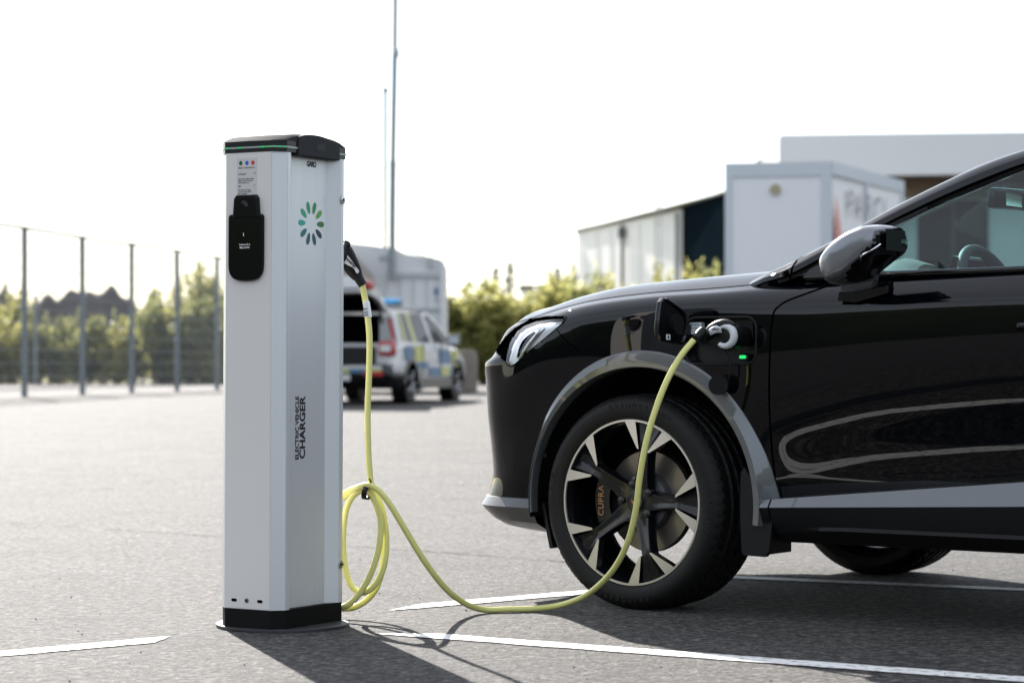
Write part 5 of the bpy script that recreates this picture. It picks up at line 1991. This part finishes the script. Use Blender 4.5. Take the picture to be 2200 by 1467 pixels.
def heap(name, label, px0, px1, D, profile):
    x0, x1 = (px0 - 1100) / FPX * D, (px1 - 1100) / FPX * D
    nx, ny = 60, 24
    V = []
    c = Vector(((x0 + x1) / 2, D, .16))
    for j in range(ny):
        for i in range(nx):
            u, v = i / (nx - 1), j / (ny - 1)
            px = px0 + (px1 - px0) * u
            zt = CAM_H - (np.interp(px, [p[0] for p in profile], [p[1] for p in profile]) - 783) / FPX * D - .16
            cross = max(0, 1 - abs(v - .5) * 2)
            zz = zt * cross ** .9 + .12 * math.sin(u * 40 + v * 9) * cross + .10 * math.sin(u * 17 - v * 21) * cross
            V.append((x0 + (x1 - x0) * u - c.x, (v - .5) * 9, max(0, zz)))
    o = obj(name, V, grid_faces(ny, nx), 'gravel')
    o.location = c
    tag(o, label, 'heap')


heap('gravel_heap', 'dark gravel heap with two peaks beyond the bushes', 30, 330, 112, [(30, 770), (60, 650), (82, 634), (105, 629), (122, 640), (150, 622), (172, 613), (190, 616), (205, 626), (222, 618), (240, 611), (256, 628), (275, 632), (290, 648), (330, 770)])
heap('gravel_heap', 'low dark gravel heap cut by the left picture edge', -140, 70, 116, [(-140, 770), (-60, 640), (-10, 624), (15, 622), (35, 632), (50, 648), (70, 770)])


# ------------------------------------------------------------------ background: buildings
def wall_quad(name, a, b, z0, z1, mat, parent, thick=.2, o=Vector((0, 0, 0))):
    """upright slab from plan point a to b"""
    a, b = Vector((a[0], a[1], 0)) - Vector((o.x, o.y, 0)), Vector((b[0], b[1], 0)) - Vector((o.x, o.y, 0))
    d = (b - a).normalized()
    n = Vector((-d.y, d.x, 0)) * thick
    V = [Vector((p.x, p.y, z)) for z in (z0 - o.z, z1 - o.z) for p in (a, b, b + n, a + n)]
    return obj(name, V, [(0, 3, 2, 1), (4, 5, 6, 7), (0, 1, 5, 4), (1, 2, 6, 5), (2, 3, 7, 6), (3, 0, 4, 7)], mat, parent, smooth=False)


def build_hall():
    A, B, C = Vector((2.56, 95, 0)), Vector((5.69, 80.9, 0)), Vector((6.60, 74.4, 0))
    root = empty('white_hall', (5.69, 80.9, .16))
    tag(root, 'long white hall with dark eaves and a navy end behind the bonnet', 'building')
    o = root.location
    wall_quad('side_wall', A, B, .16, 5.95, 'wall_white', root, .3, o)
    wall_quad('end_wall', B + Vector((.012, -.05, 0)), C, .16, 6.02, 'wall_navy', root, .3, o)
    wall_quad('back_wall', A + Vector((12, 2, 0)), C + Vector((12, 3, 0)), .16, 5.9, 'wall_white', root, .3, o)
    wall_quad('gable_wall', A + Vector((.3, .2, 0)), A + Vector((12, 2.2, 0)), .16, 5.9, 'wall_white', root, .3, o)
    d = (B - A).normalized()
    n = Vector((d.y, -d.x, 0))
    ow = Vector((-.10, -.02, 0))
    wall_quad('eaves', A + ow, B + ow, 5.95, 6.07, 'trim_dark', root, .5, o)
    wall_quad('eaves', B + ow, C + ow, 6.03, 6.10, 'trim_dark', root, .5, o)
    V = [A + Vector((0, 0, 6.06)), C + Vector((0, 0, 6.09)), C + Vector((12, 3, 6.09)), A + Vector((12, 2, 6.06))]
    obj('roof', [v - o for v in V], [(0, 1, 2, 3)], 'wall_grey', root, smooth=False)
    for t, w in ((0.0, .10), (.50, .12), (.985, .16)):
        p = A + (B - A) * t + Vector((-.12, -.04, 0))
        V, F = box_geo(Vector((p.x, p.y, 3.0)) - o, (w, w, 5.7))
        dp = obj('downpipe', V, F, 'trim_dark' if t < .9 else 'truck_grey', root, smooth=False)
        if .1 < t < .9:
            V, F = box_geo(Vector((p.x, p.y, 5.55)) - o, (.3, .25, .35))
            obj('rain_head', V, F, 'trim_dark', dp, smooth=False)
    for t in (.22, .36, .64, .78):
        p = A + (B - A) * t + Vector((-.03, 0, 0))
        V, F = box_geo(Vector((p.x, p.y, 3.0)) - o, (.04, .04, 5.6))
        obj('wall_joint', V, F, 'wall_white', root, smooth=False)
    # roof ladder
    p = A + (B - A) * .885
    q = A + (B - A) * .845
    g = []
    for s in (p, q):
        g.append(box_geo(Vector((s.x - .25, s.y, 4.1)) - o, (.05, .05, 6.4)))
    for zz in np.arange(1.2, 7.3, .62):
        g.append(tube_geo([Vector((p.x - .25, p.y, zz)) - o, Vector((q.x - .25, q.y, zz)) - o], .03, 5))
    V, F = merge(g)
    obj('roof_ladder', V, F, 'truck_grey', root, smooth=False)

    # lower sheds beyond
    def shed(label, px0, px1, top, D, mat, roofmat):
        x0, x1 = (px0 - 1100) / FPX * D, (px1 - 1100) / FPX * D
        zt = CAM_H - (top - 783) / FPX * D
        r = empty('shed', ((x0 + x1) / 2, D, .16))
        tag(r, label, 'building')
        w = x1 - x0
        V, F = box_geo((0, 3, (zt - .36) / 2), (w, 6, zt - .36))
        obj('wall', V, F, mat, r, smooth=False)
        V, F = box_geo((0, 2.9, zt - .26), (w + .3, 6.4, .2))
        obj('roof', V, F, roofmat, r, smooth=False)
        for k in range(3):
            V, F = box_geo((-w / 2 + w * (k + .5) / 3, -.03, zt * .62), (w * .18, .08, zt * .2))
            obj('window', V, F, 'dark_opening' if mat != 'wall_navy' else 'trim_dark', r, smooth=False)
    shed('small dark shed below the left end of the white hall', 1196, 1322, 602, 112, 'wall_navy', 'dark_opening')
    shed('low pale shed beyond the bushes, left of the dark one', 1122, 1194, 612, 128, 'wall_white', 'trim_dark')


build_hall()


def build_offices():
    root = empty('office_building', (10, 62, .16))
    tag(root, 'flat roofed grey building with wide fascia behind the lettered box', 'building')
    o = root.location
    D = 60.0
    x0 = (1678 - 1100) / FPX * D
    zt = CAM_H + (783 - 290) / FPX * D
    zb = CAM_H + (783 - 379) / FPX * D
    a, b = (x0, D), (x0 + 16, D - 2.2)
    wall_quad('fascia', a, b, zb, zt, 'wall_grey', root, .4, o)
    wall_quad('fascia', (x0 + .2, D + 12), (x0, D + .39), zb, zt - .004, 'wall_grey', root, .4, o)
    V = [Vector((x0 + .05, D + .1, zt - .12)), Vector((x0 + 16, D - 2.1, zt - .12)), Vector((x0 + 16, D + 12, zt - .12)), Vector((x0 + .05, D + 12, zt - .12))]
    obj('roof', [v - o for v in V], [(0, 1, 2, 3)], 'wall_grey', root, smooth=False)
    V = [Vector((x0 + .05, D + .1, zb + .02)), Vector((x0 + 16, D - 2.1, zb + .02)), Vector((x0 + 16, D + 12, zb + .02)), Vector((x0 + .05, D + 12, zb + .02))]
    obj('soffit', [v - o for v in V], [(3, 2, 1, 0)], 'wood_brown', root, smooth=False)
    wz = zb - .48
    wall_quad('wall_cladding', (x0 + 1.2, D + 1.3), (x0 + 16, D - .8), wz, zb, 'wood_brown', root, .2, o)
    for k in range(40):
        t = k / 40
        p = Vector((x0 + 1.2 + 14.8 * t, D + 1.27 - 2.1 * t, 0))
        V, F = box_geo(Vector((p.x, p.y, (wz + zb) / 2)) - o, (.16, .04, zb - wz))
        obj('cladding_board', V, F, 'wood_brown', root, smooth=False)
    wall_quad('wall', (x0 + 1.2, D + 1.4), (x0 + 16, D - .7), .16, wz, 'wall_white', root, .2, o)
    for k in (1, 5):
        t0, t1 = k / 7 + .012, (k + 1) / 7 - .012
        f = lambda t: (x0 + 1.3 + 14.6 * t, D + 1.34 - 2.1 * t)
        w = wall_quad('window', f(t0), f(t1), 1.0, wz - .05, 'dark_opening', root, .06, o)
        tm = (t0 + t1) / 2
        wall_quad('window_mullion', (f(tm - .003)[0], f(tm - .003)[1] - .05), (f(tm + .003)[0], f(tm + .003)[1] - .05), 1.0, wz - .05, 'trim_dark', w, .05, o)


build_offices()


def build_box():
    A, B, C = Vector((4.07, 46.2, 0)), Vector((6.06, 45.8, 0)), Vector((8.2, 50.7, 0))
    zt = 4.6
    root = empty('site_cabin', ((A.x + C.x) / 2, 48, ground_z(46)))
    tag(root, 'white box cabin with round vent and lettering on its side', 'cabin')
    o = root.location
    z0 = ground_z(46)
    E4 = A + (C - B)
    wall_quad('end_panel', A, B, z0 + .2, zt - .02, 'wall_white_shade', root, .08, o)
    wall_quad('side_panel', B + Vector((-.02, .05, 0)), C, z0 + .2, zt - .02, 'wall_white', root, .08, o)
    wall_quad('back_panel', C, E4, z0 + .2, zt - .02, 'wall_white', root, .08, o)
    wall_quad('side_panel', E4, A, z0 + .2, zt - .02, 'wall_white', root, .08, o)
    V = [p + Vector((0, 0, zt)) - o for p in (A, B, C, E4)]
    obj('roof_panel', V, [(0, 1, 2, 3)], 'wall_white', root, smooth=False)
    e1 = (B - A).normalized()
    e2 = (C - B).normalized()
    nA, nB = Vector((e1.y, -e1.x, 0)), Vector((e2.y, -e2.x, 0))

    def rail(p, q, z1, z2, nrm, t=.03):
        wall_quad('frame_rail', p + nrm * t, q + nrm * t, z1, z2, 'trim_blue', root, .05, o)
    rail(A, B, zt - .26, zt + .01, nA)
    rail(B, C, zt - .24, zt + .008, nB)
    rail(A, B, z0 + .05, z0 + .3, nA)
    rail(B, C, z0 + .05, z0 + .3, nB)
    rail(A, A + e1 * .14, z0 + .3, zt - .26, nA)
    rail(B - e1 * .20, B + e1 * .01, z0 + .3, zt - .26, nA)
    rail(B + e2 * 2.33, B + e2 * 2.45, z0 + .3, zt - .24, nB)
    rail(C - e2 * .25, C, z0 + .3, zt - .24, nB)
    # vent
    c = A + e1 * (.98 * (1669 - 1558) / 229 * 2.03) + Vector((0, 0, CAM_H + (783 - 407) / FPX * 46.0))
    n = 24
    for r0, d0, mt in ((.125, .03, 'wall_white'), (.105, .05, 'vent_tan')):
        V = [c + nA * d0 + e1 * (r0 * math.cos(2 * math.pi * k / n)) + Vector((0, 0, r0 * math.sin(2 * math.pi * k / n))) for k in range(n)]
        V += [v - nA * (d0 - .005) for v in V]
        obj('vent', [v - o for v in V], [tuple(range(n))] + [(k, k + n, (k + 1) % n + n, (k + 1) % n) for k in range(n)], mt, root, smooth=False)
    # lettering and stripe on the long side
    zc = CAM_H + (783 - 450) / FPX * 48.2
    Mt = frame_mtx(B + e2 * 2.42 + nB * .05 + Vector((0, 0, zc)) - o, e2, (0, 0, 1))
    text('side_lettering', 'PARCI', .74, Mt, 'letter_grey', root, sx=1.0, bold=.004, space=1.55)
    zz = lambda py, d=46.2: CAM_H + (783 - py) / FPX * d
    tri = [B + e2 * .10 + nB * .045 + Vector((0, 0, zz(418))), B + e2 * .10 + nB * .045 + Vector((0, 0, zz(640))), B + e2 * 1.15 + nB * .045 + Vector((0, 0, zz(640))), B + e2 * .32 + nB * .045 + Vector((0, 0, zz(460)))]
    obj('side_stripe', [v - o for v in tri], [(0, 1, 2, 3)], 'pink_stripe', root, smooth=False)
    for p in (A, B, C, E4):
        V, F = box_geo(Vector((p.x, p.y, z0 + .1)) - o + ((C + A) / 2 - p).normalized() * .3, (.3, .3, .22))
        obj('footing', V, F, 'concrete', root, smooth=False)


build_box()


# ------------------------------------------------------------------ background: command truck with mast
def build_truck():
    D = 50.0
    g = ground_z(50)
    root = empty('box_truck', (-2.9, D, g))
    tag(root, 'white box truck with tall telescopic mast behind the patrol car', 'truck')
    o = root.location
    P = lambda px, py, d=D: pt(px, py, d) - o
    xr = (955 - 1100) / FPX * D - o.x
    xl = xr - 3.3
    zr = CAM_H + (783 - 556) / FPX * D - g
    # body with sloping roof edge: profile along x
    prof = [(xl, .55), (xr, .55), (xr, zr - .10), (xr - .10, zr), (P(872, 545).x, P(872, 545).z), (P(850, 534).x, P(850, 534).z), (P(800, 527).x, P(800, 527).z), (P(745, 521).x, P(745, 521).z), (xl + .4, P(745, 517).z), (xl, P(745, 545).z)]
    V = [(a, 0, b) for a, b in prof] + [(a, 2.4, b) for a, b in prof]
    n = len(prof)
    body = obj('body', V, [tuple(range(n)), tuple(range(2 * n - 1, n - 1, -1))] + [(i, i + n, (i + 1) % n + n, (i + 1) % n) for i in range(n)], 'truck_white', root, smooth=False)

    def strip(nm, px0, px1, py0, py1, mat, proud=.03):
        a, b = P(px0, py0), P(px1, py1)
        V, F = box_geo(((a.x + b.x) / 2, -proud / 2, (a.z + b.z) / 2), (abs(b.x - a.x), proud, abs(a.z - b.z)))
        return obj(nm, V, F, mat, root, smooth=False)
    strip('side_ledge', 838, 952, 586, 597, 'truck_grey', .05)
    strip('lower_ledge', 640, 952, 660, 668, 'truck_grey', .05)
    strip('corner_post', 946, 955.4, 560, 735, 'truck_white', .06)
    strip('hatch', 814, 846, 549, 559, 'truck_grey', .03)
    strip('lamp', 921, 930, 552, 575, 'truck_grey', .10)
    strip('side_window', 933, 941, 618, 634, 'police_blue', .02)
    strip('side_window', 934, 941, 640, 648, 'truck_grey', .02)
    for k in range(6):
        strip('panel_seam', 772 + k * 29, 773.2 + k * 29, 600, 735, 'truck_grey', .02)
    strip('skirt', 640, 952, 738, 775, 'truck_grey', .02)
    # mast
    mp = [(843, 600), (845, 352), (849, 118), (851, -60)]
    q = [P(*m) - Vector((0, .15, 0)) for m in mp]
    mast = tube('mast', [q[0], q[1]], .072, 'galvanised', root, 12)
    tube('mast_section', [q[1] - Vector((0, 0, .05)), q[2]], .060, 'galvanised', mast, 12)
    tube('mast_section', [q[2], q[3]], .052, 'galvanised', mast, 12)
    tube('mast_collar', [q[1] - Vector((0, 0, .08)), q[1] + Vector((0, 0, .04))], .078, 'galvanised', mast, 12)
    c = P(851, 117) - Vector((0, .15, 0))
    rings = [[c + Vector((.085 * math.sin(t) * math.cos(a), .085 * math.sin(t) * math.sin(a), .13 * math.cos(t))) for a in np.linspace(0, 2 * math.pi, 12, endpoint=False)] for t in np.linspace(.1, math.pi - .1, 8)]
    loft('mast_lamp', rings, 'truck_grey', mast)
    strip('mast_bracket', 838, 851, 540, 590, 'truck_grey', .16)
    a, b = P(826, 530) + Vector((0, .3, 0)), P(826.5, 194) + Vector((0, .3, 0))
    wh = tube('whip_antenna', [a, b], .040, 'galvanised', root, 8)
    tube('antenna_tip', [b, b + Vector((0, 0, .08))], .062, 'trim_dark', wh, 8)
    tube('antenna_base', [a - Vector((0, 0, .05)), a + Vector((0, 0, .35))], .03, 'galvanised', wh, 8)
    tube('roof_rail', [P(872, 540), P(932, 555), P(945, 560)], .012, 'truck_grey', root, 6)
    # awning slanting down on the left
    V = [P(700, 505, D - .6), P(745, 530, D - .6), P(803, 592, D - .6), P(803, 602, D - .6), P(700, 602, D - .6)]
    V = V + [v + Vector((0, .3, 0)) for v in V]
    obj('awning', V, [(0, 1, 2, 3, 4), (9, 8, 7, 6, 5)] + [(i, i + 5, (i + 1) % 5 + 5, (i + 1) % 5) for i in range(5)], 'awning_beige', root, smooth=False)
    # chassis and wheels
    V, F = box_geo(((xl + xr) / 2, 1.2, .5), (3.1, 1.8, .25))
    obj('chassis', V, F, 'dark_opening', root, smooth=False)
    for x in (xl + .7, xr - .7):
        for y in (.2, 2.2):
            tube('tyre', [Vector((x, y - .14, .42)), Vector((x, y + .14, .42))], .42, 'rubber', root, 24)

    br = empty('concrete_block', (pt(999, 783, 52).x, 52, ground_z(52)))
    tag(br, 'grey brown concrete block standing ahead of the patrol car', 'block')
    bm = bmesh.new()
    add_box(bm, (-.05, .3, .40), (.62, .7, .80), .03)
    bobj('block_body', bm, 'concrete', br)
    bm = bmesh.new()
    add_box(bm, (-.05, .3, .84), (.56, .64, .08), .03)
    bobj('block_top', bm, 'concrete', br)


build_truck()


# ------------------------------------------------------------------ background: patrol estate car
def build_patrol():
    f = Vector((.225, .974, 0)).normalized()
    l = Vector((-f.y, f.x, 0))
    g = .158
    O = Vector((-1.53, 37.0, 0)) - f * 1.0 + l * .93
    O.z = g
    rz = math.atan2(f.y, f.x)
    car = empty('patrol_car', O, rz)
    car.scale = (1, 1, .94)
    tag(car, 'white patrol estate car with blue and yellow squares and open tailgate', 'car')

    def ring(x, w, z0, zw, z1, w1, inset=.06):
        # closed half-rounded section: bottom, flank, shoulder
        pts = [(w - .12, z0), (w - .02, z0 + .12), (w, zw), (w - .02, z1 - .12), (w1, z1)]
        return [Vector((x, y, z)) for y, z in pts] + [Vector((x, -y, z)) for y, z in reversed(pts)]
    # lower body: dark cladding below, white above
    st = [(.02, .84, .36, .62, .98, .78), (.12, .90, .30, .62, 1.00, .84), (.6, .925, .26, .62, 1.02, .86), (2.4, .93, .26, .62, 1.00, .86), (3.4, .93, .26, .62, .98, .84), (4.2, .92, .27, .60, .93, .80), (4.62, .86, .30, .58, .86, .72), (4.80, .74, .36, .56, .76, .60)]
    body = loft('body', [ring(*s) for s in st], 'police_white', car, sharp=50)
    st2 = [(-.03, .82, .34, .50, .66, .76), (.05, .905, .30, .50, .66, .87), (.55, .94, .25, .48, .60, .90)]
    loft('rear_bumper', [ring(*s) for s in st2], 'satin_black', car, sharp=50)
    for s in (-1, 1):
        for (x0, x1) in ((1.42, 3.40),):
            V, F = box_geo(((x0 + x1) / 2, s * .922, .33), (x1 - x0, .05, .16))
            obj('side_cladding', V, F, 'satin_black', car, smooth=False)
        # greenhouse side glass and pillars
        belt = lambda x: 1.01
        gl = [(.42, 1.02), (3.55, 1.0), (2.75, 1.44), (2.3, 1.50), (1.0, 1.50), (.62, 1.42)]
        V = [(x, s * (.86 - (z - 1.0) * .34), z) for x, z in gl]
        obj('side_window', V, [tuple(range(6))], 'far_glass', car, smooth=False)
        for (xa, xb, w, mt) in ((.55, .80, .12, 'police_white'), (1.42, 1.50, .10, 'police_yellow'), (2.42, 2.40, .09, 'police_white'), (.86, 1.02, .07, 'police_yellow')):
            V = [(xa - w, s * .868, 1.0), (xa + w, s * .868, 1.0), (xb + w * .8, s * .694, 1.50), (xb - w * .8, s * .694, 1.50)]
            obj('pillar', V, [(0, 1, 2, 3)], mt, car, smooth=False)
        tube('front_pillar', [Vector((3.6, s * .85, .99)), Vector((3.1, s * .77, 1.28)), Vector((2.6, s * .69, 1.50))], .045, 'police_white', car, 8)
        # livery blocks, each a panel on the flank
        for k, (x0, x1, z0, z1, mt) in enumerate(((.62, 1.05, .72, .95, 'police_blue'), (1.15, 1.75, .70, .96, 'police_yellow'), (1.30, 1.98, .58, .69, 'police_blue'), (2.0, 2.75, .46, .60, 'police_blue'), (2.75, 3.3, .46, .60, 'police_yellow'), (3.3, 3.45, .46, .60, 'police_blue'), (2.65, 3.35, .66, .90, 'police_blue'), (3.45, 3.9, .62, .90, 'police_yellow'))):
            V = [(x, s * (.937 if z < .85 else .928), z) for x, z in ((x0, z0), (x1, z0), (x1, z1), (x0, z1))]
            obj('livery_panel', V, [(0, 1, 2, 3)], mt, car, smooth=False)
        for xg in (1.62, 2.72, 3.55):
            V, F = box_geo((xg, s * .934, .72), (.012, .012, .56))
            obj('door_gap', V, F, 'gap_black', car, smooth=False)
        # tail lamp, mirror
        bm = bmesh.new()
        add_box(bm, (.10, s * .80, .90), (.22, .26, .26), .06)
        tl = bobj('tail_light', bm, 'tail_red', car, True)
        V, F = box_geo((-.025, s * .80, .90), (.02, .16, .10))
        obj('tail_lens', V, F, 'lamp_white', tl, smooth=False)
        V, F = box_geo((.30, s * .80, 1.22), (.06, .05, .34))
        obj('pillar_light', [v + Vector(((v.z - 1.24) * .35, -s * (v.z - 1.24) * .3, 0)) for v in V], F, 'tail_red', tl, smooth=False)
        V, F = box_geo((-.045, s * .62, .50), (.03, .30, .07))
        obj('rear_reflector', V, F, 'tail_red', car, smooth=False)
        bm = bmesh.new()
        add_box(bm, (3.15, s * 1.04, 1.06), (.14, .22, .20), .05)
        m = bobj('wing_mirror', bm, 'satin_black', car, True)
        V, F = box_geo((3.075, s * 1.05, 1.06), (.01, .17, .13))
        obj('mirror_glass', V, F, 'trim_blue', m, smooth=False)
        # wheels
        for x in (1.0, 3.82):
            c = Vector((x, s * .80, .335))
            wo_ = tube('wheel', [c + Vector((0, -.115, 0)), c + Vector((0, .115, 0))], .335, 'rubber', car, 28)
            cc = c + Vector((0, s * .118, 0))
            g2 = []
            for k in range(5):
                a = 2 * math.pi * k / 5
                d = Vector((math.cos(a), 0, math.sin(a)))
                g2.append(tube_geo([cc + d * .02, cc + d * .22], .028, 6))
            g2.append(tube_geo([cc + Vector((.225 * math.cos(t), 0, .225 * math.sin(t))) for t in np.linspace(0, 2 * math.pi, 24, endpoint=False)], .016, 6, closed=True))
            V, F = merge(g2)
            obj('wheel_rim', V, F, 'alloy_far', wo_)
            rings = []
            for a in np.linspace(0, 180, 15):
                rings.append([Vector((x + .43 * math.cos(R(a)), s * .925, .335 + .43 * math.sin(R(a)))), Vector((x + .42 * math.cos(R(a)), s * .945, .335 + .42 * math.sin(R(a)))), Vector((x + .36 * math.cos(R(a)), s * .945, .335 + .36 * math.sin(R(a)))), Vector((x + .36 * math.cos(R(a)), s * .80, .335 + .36 * math.sin(R(a))))])
            loft('wheel_arch', rings, 'satin_black', car, closed_ring=False)
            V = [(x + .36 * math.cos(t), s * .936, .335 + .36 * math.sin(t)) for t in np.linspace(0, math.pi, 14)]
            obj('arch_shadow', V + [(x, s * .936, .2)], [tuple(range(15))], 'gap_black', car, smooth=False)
    # roof
    V = []
    nx, ny = 12, 9
    for i in range(nx):
        x = .55 + (2.75 - .55) * i / (nx - 1)
        for k in range(ny):
            u = -1 + 2 * k / (ny - 1)
            V.append((x, u * .70, 1.50 + .075 * (1 - u * u) - .05 * max(0, (x - 2.2) / .55) ** 2))
    obj('roof', V, grid_faces(nx, ny), 'police_white', car)
    V = [(2.7, -.66, 1.47), (2.7, .66, 1.47), (3.62, .80, 1.0), (3.62, -.80, 1.0)]
    obj('windscreen', V, [(0, 1, 2, 3)], 'far_glass', car, smooth=False)
    # cargo opening: black slab standing for the shade inside, framed by the pillars
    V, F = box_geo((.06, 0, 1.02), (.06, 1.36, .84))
    cg = obj('cargo_shade', V, F, 'gap_black', car, smooth=False)
    V, F = box_geo((.01, 0, .78), (.08, 1.28, .30))
    obj('cargo_lip', V, F, 'satin_black', cg, smooth=False)
    V, F = box_geo((-.03, 0, .605), (.05, 1.50, .05))
    obj('bumper_strip', V, F, 'police_white', car, smooth=False)
    for k in range(6):
        V, F = box_geo((-.045, -.62 + k * .25, .545), (.02, .24, .06))
        obj('bumper_block', V, F, 'police_blue' if k % 2 else 'police_yellow', car, smooth=False)
    V, F = box_geo((-.045, 0, .44), (.02, .52, .10))
    obj('number_plate', V, F, 'police_white', car, smooth=False)
    # open tailgate
    rings = []
    for x, zc, w, th in ((.55, 1.56, .68, .03), (.25, 1.66, .70, .05), (-.05, 1.80, .70, .07), (-.30, 1.90, .66, .10), (-.46, 1.92, .60, .12), (-.52, 1.86, .56, .03)):
        rings.append([Vector((x, y, zc + (0 if abs(y) < w * .9 else -.05) + th)) for y in np.linspace(w, -w, 9)] + [Vector((x, y, zc - th - .05)) for y in np.linspace(-w, w, 9)])
    tg = loft('tailgate', rings, 'police_white', car, sharp=40)
    V = [(.42, -.60, 1.49), (.42, .60, 1.49), (-.05, .63, 1.665), (-.44, .54, 1.72), (-.44, -.54, 1.72), (-.05, -.63, 1.665)]
    obj('tailgate_lining', [(a, b, c) for a, b, c in V] + [(a - .0, b, c + .02) for a, b, c in V], [(0, 1, 2, 3, 4, 5), (11, 10, 9, 8, 7, 6)] + [(i, i + 6, (i + 1) % 6 + 6, (i + 1) % 6) for i in range(6)], 'gap_black', tg, smooth=False)
    V = [(-.46, -.56, 1.715), (-.46, .56, 1.715), (-.535, .54, 1.84), (-.535, -.54, 1.84)]
    obj('tailgate_glass', V, [(0, 1, 2, 3)], 'gloss_black', tg, smooth=False)
    for s in (-1, 1):
        bm = bmesh.new()
        add_box(bm, (-.40, s * .66, 1.89), (.24, .12, .14), .03)
        bobj('tailgate_light', bm, 'tail_red', tg, True)
        tube('gas_strut', [Vector((.30, s * .66, 1.30)), Vector((.05, s * .66, 1.68))], .022, 'dark_opening', tg, 8)
    # roof light bar: red left, blue right
    lb = box('light_bar', (1.35, 0, 1.63), (.28, 1.30, .03), 'dark_opening', car, .008)
    for (yc, mt) in ((.36, 'tail_red'), (-.40, 'beacon_blue')):
        bm = bmesh.new()
        add_box(bm, (1.35, yc, 1.685), (.26, .50, .085), .03)
        bobj('beacon', bm, mt, lb, True)
    for s in (-1, 1):
        tube('roof_rail', [Vector((.7, s * .66, 1.56)), Vector((2.5, s * .66, 1.57))], .02, 'satin_black', car, 8)


build_patrol()


# ------------------------------------------------------------------ added behind the camera, unseen: dark band to darken the paint's reflections
def build_behind():
    V, F = [], []
    n = 90
    for i in range(n + 1):
        a = R(-195 + 210 * i / n)
        r = 95
        h = 15 + 2.0 * math.sin(i * .7) + 1.2 * math.sin(i * 1.9 + 1)
        x, y = r * math.cos(a), r * math.sin(a)
        V += [(x, y, -.03), (x * 1.02, y * 1.02, h * .7), (x * 1.08, y * 1.08, h)]
    for i in range(n):
        for j in range(2):
            F.append((3 * i + j, 3 * i + 3 + j, 3 * i + 4 + j, 3 * i + 1 + j))
    tag(obj('mirrored_backdrop', V, F, 'backdrop_dark'), kind='structure')


pmat('backdrop_dark', (0.035, 0.045, 0.02), 0.95, var=0.4, vscale=0.3)
build_behind()
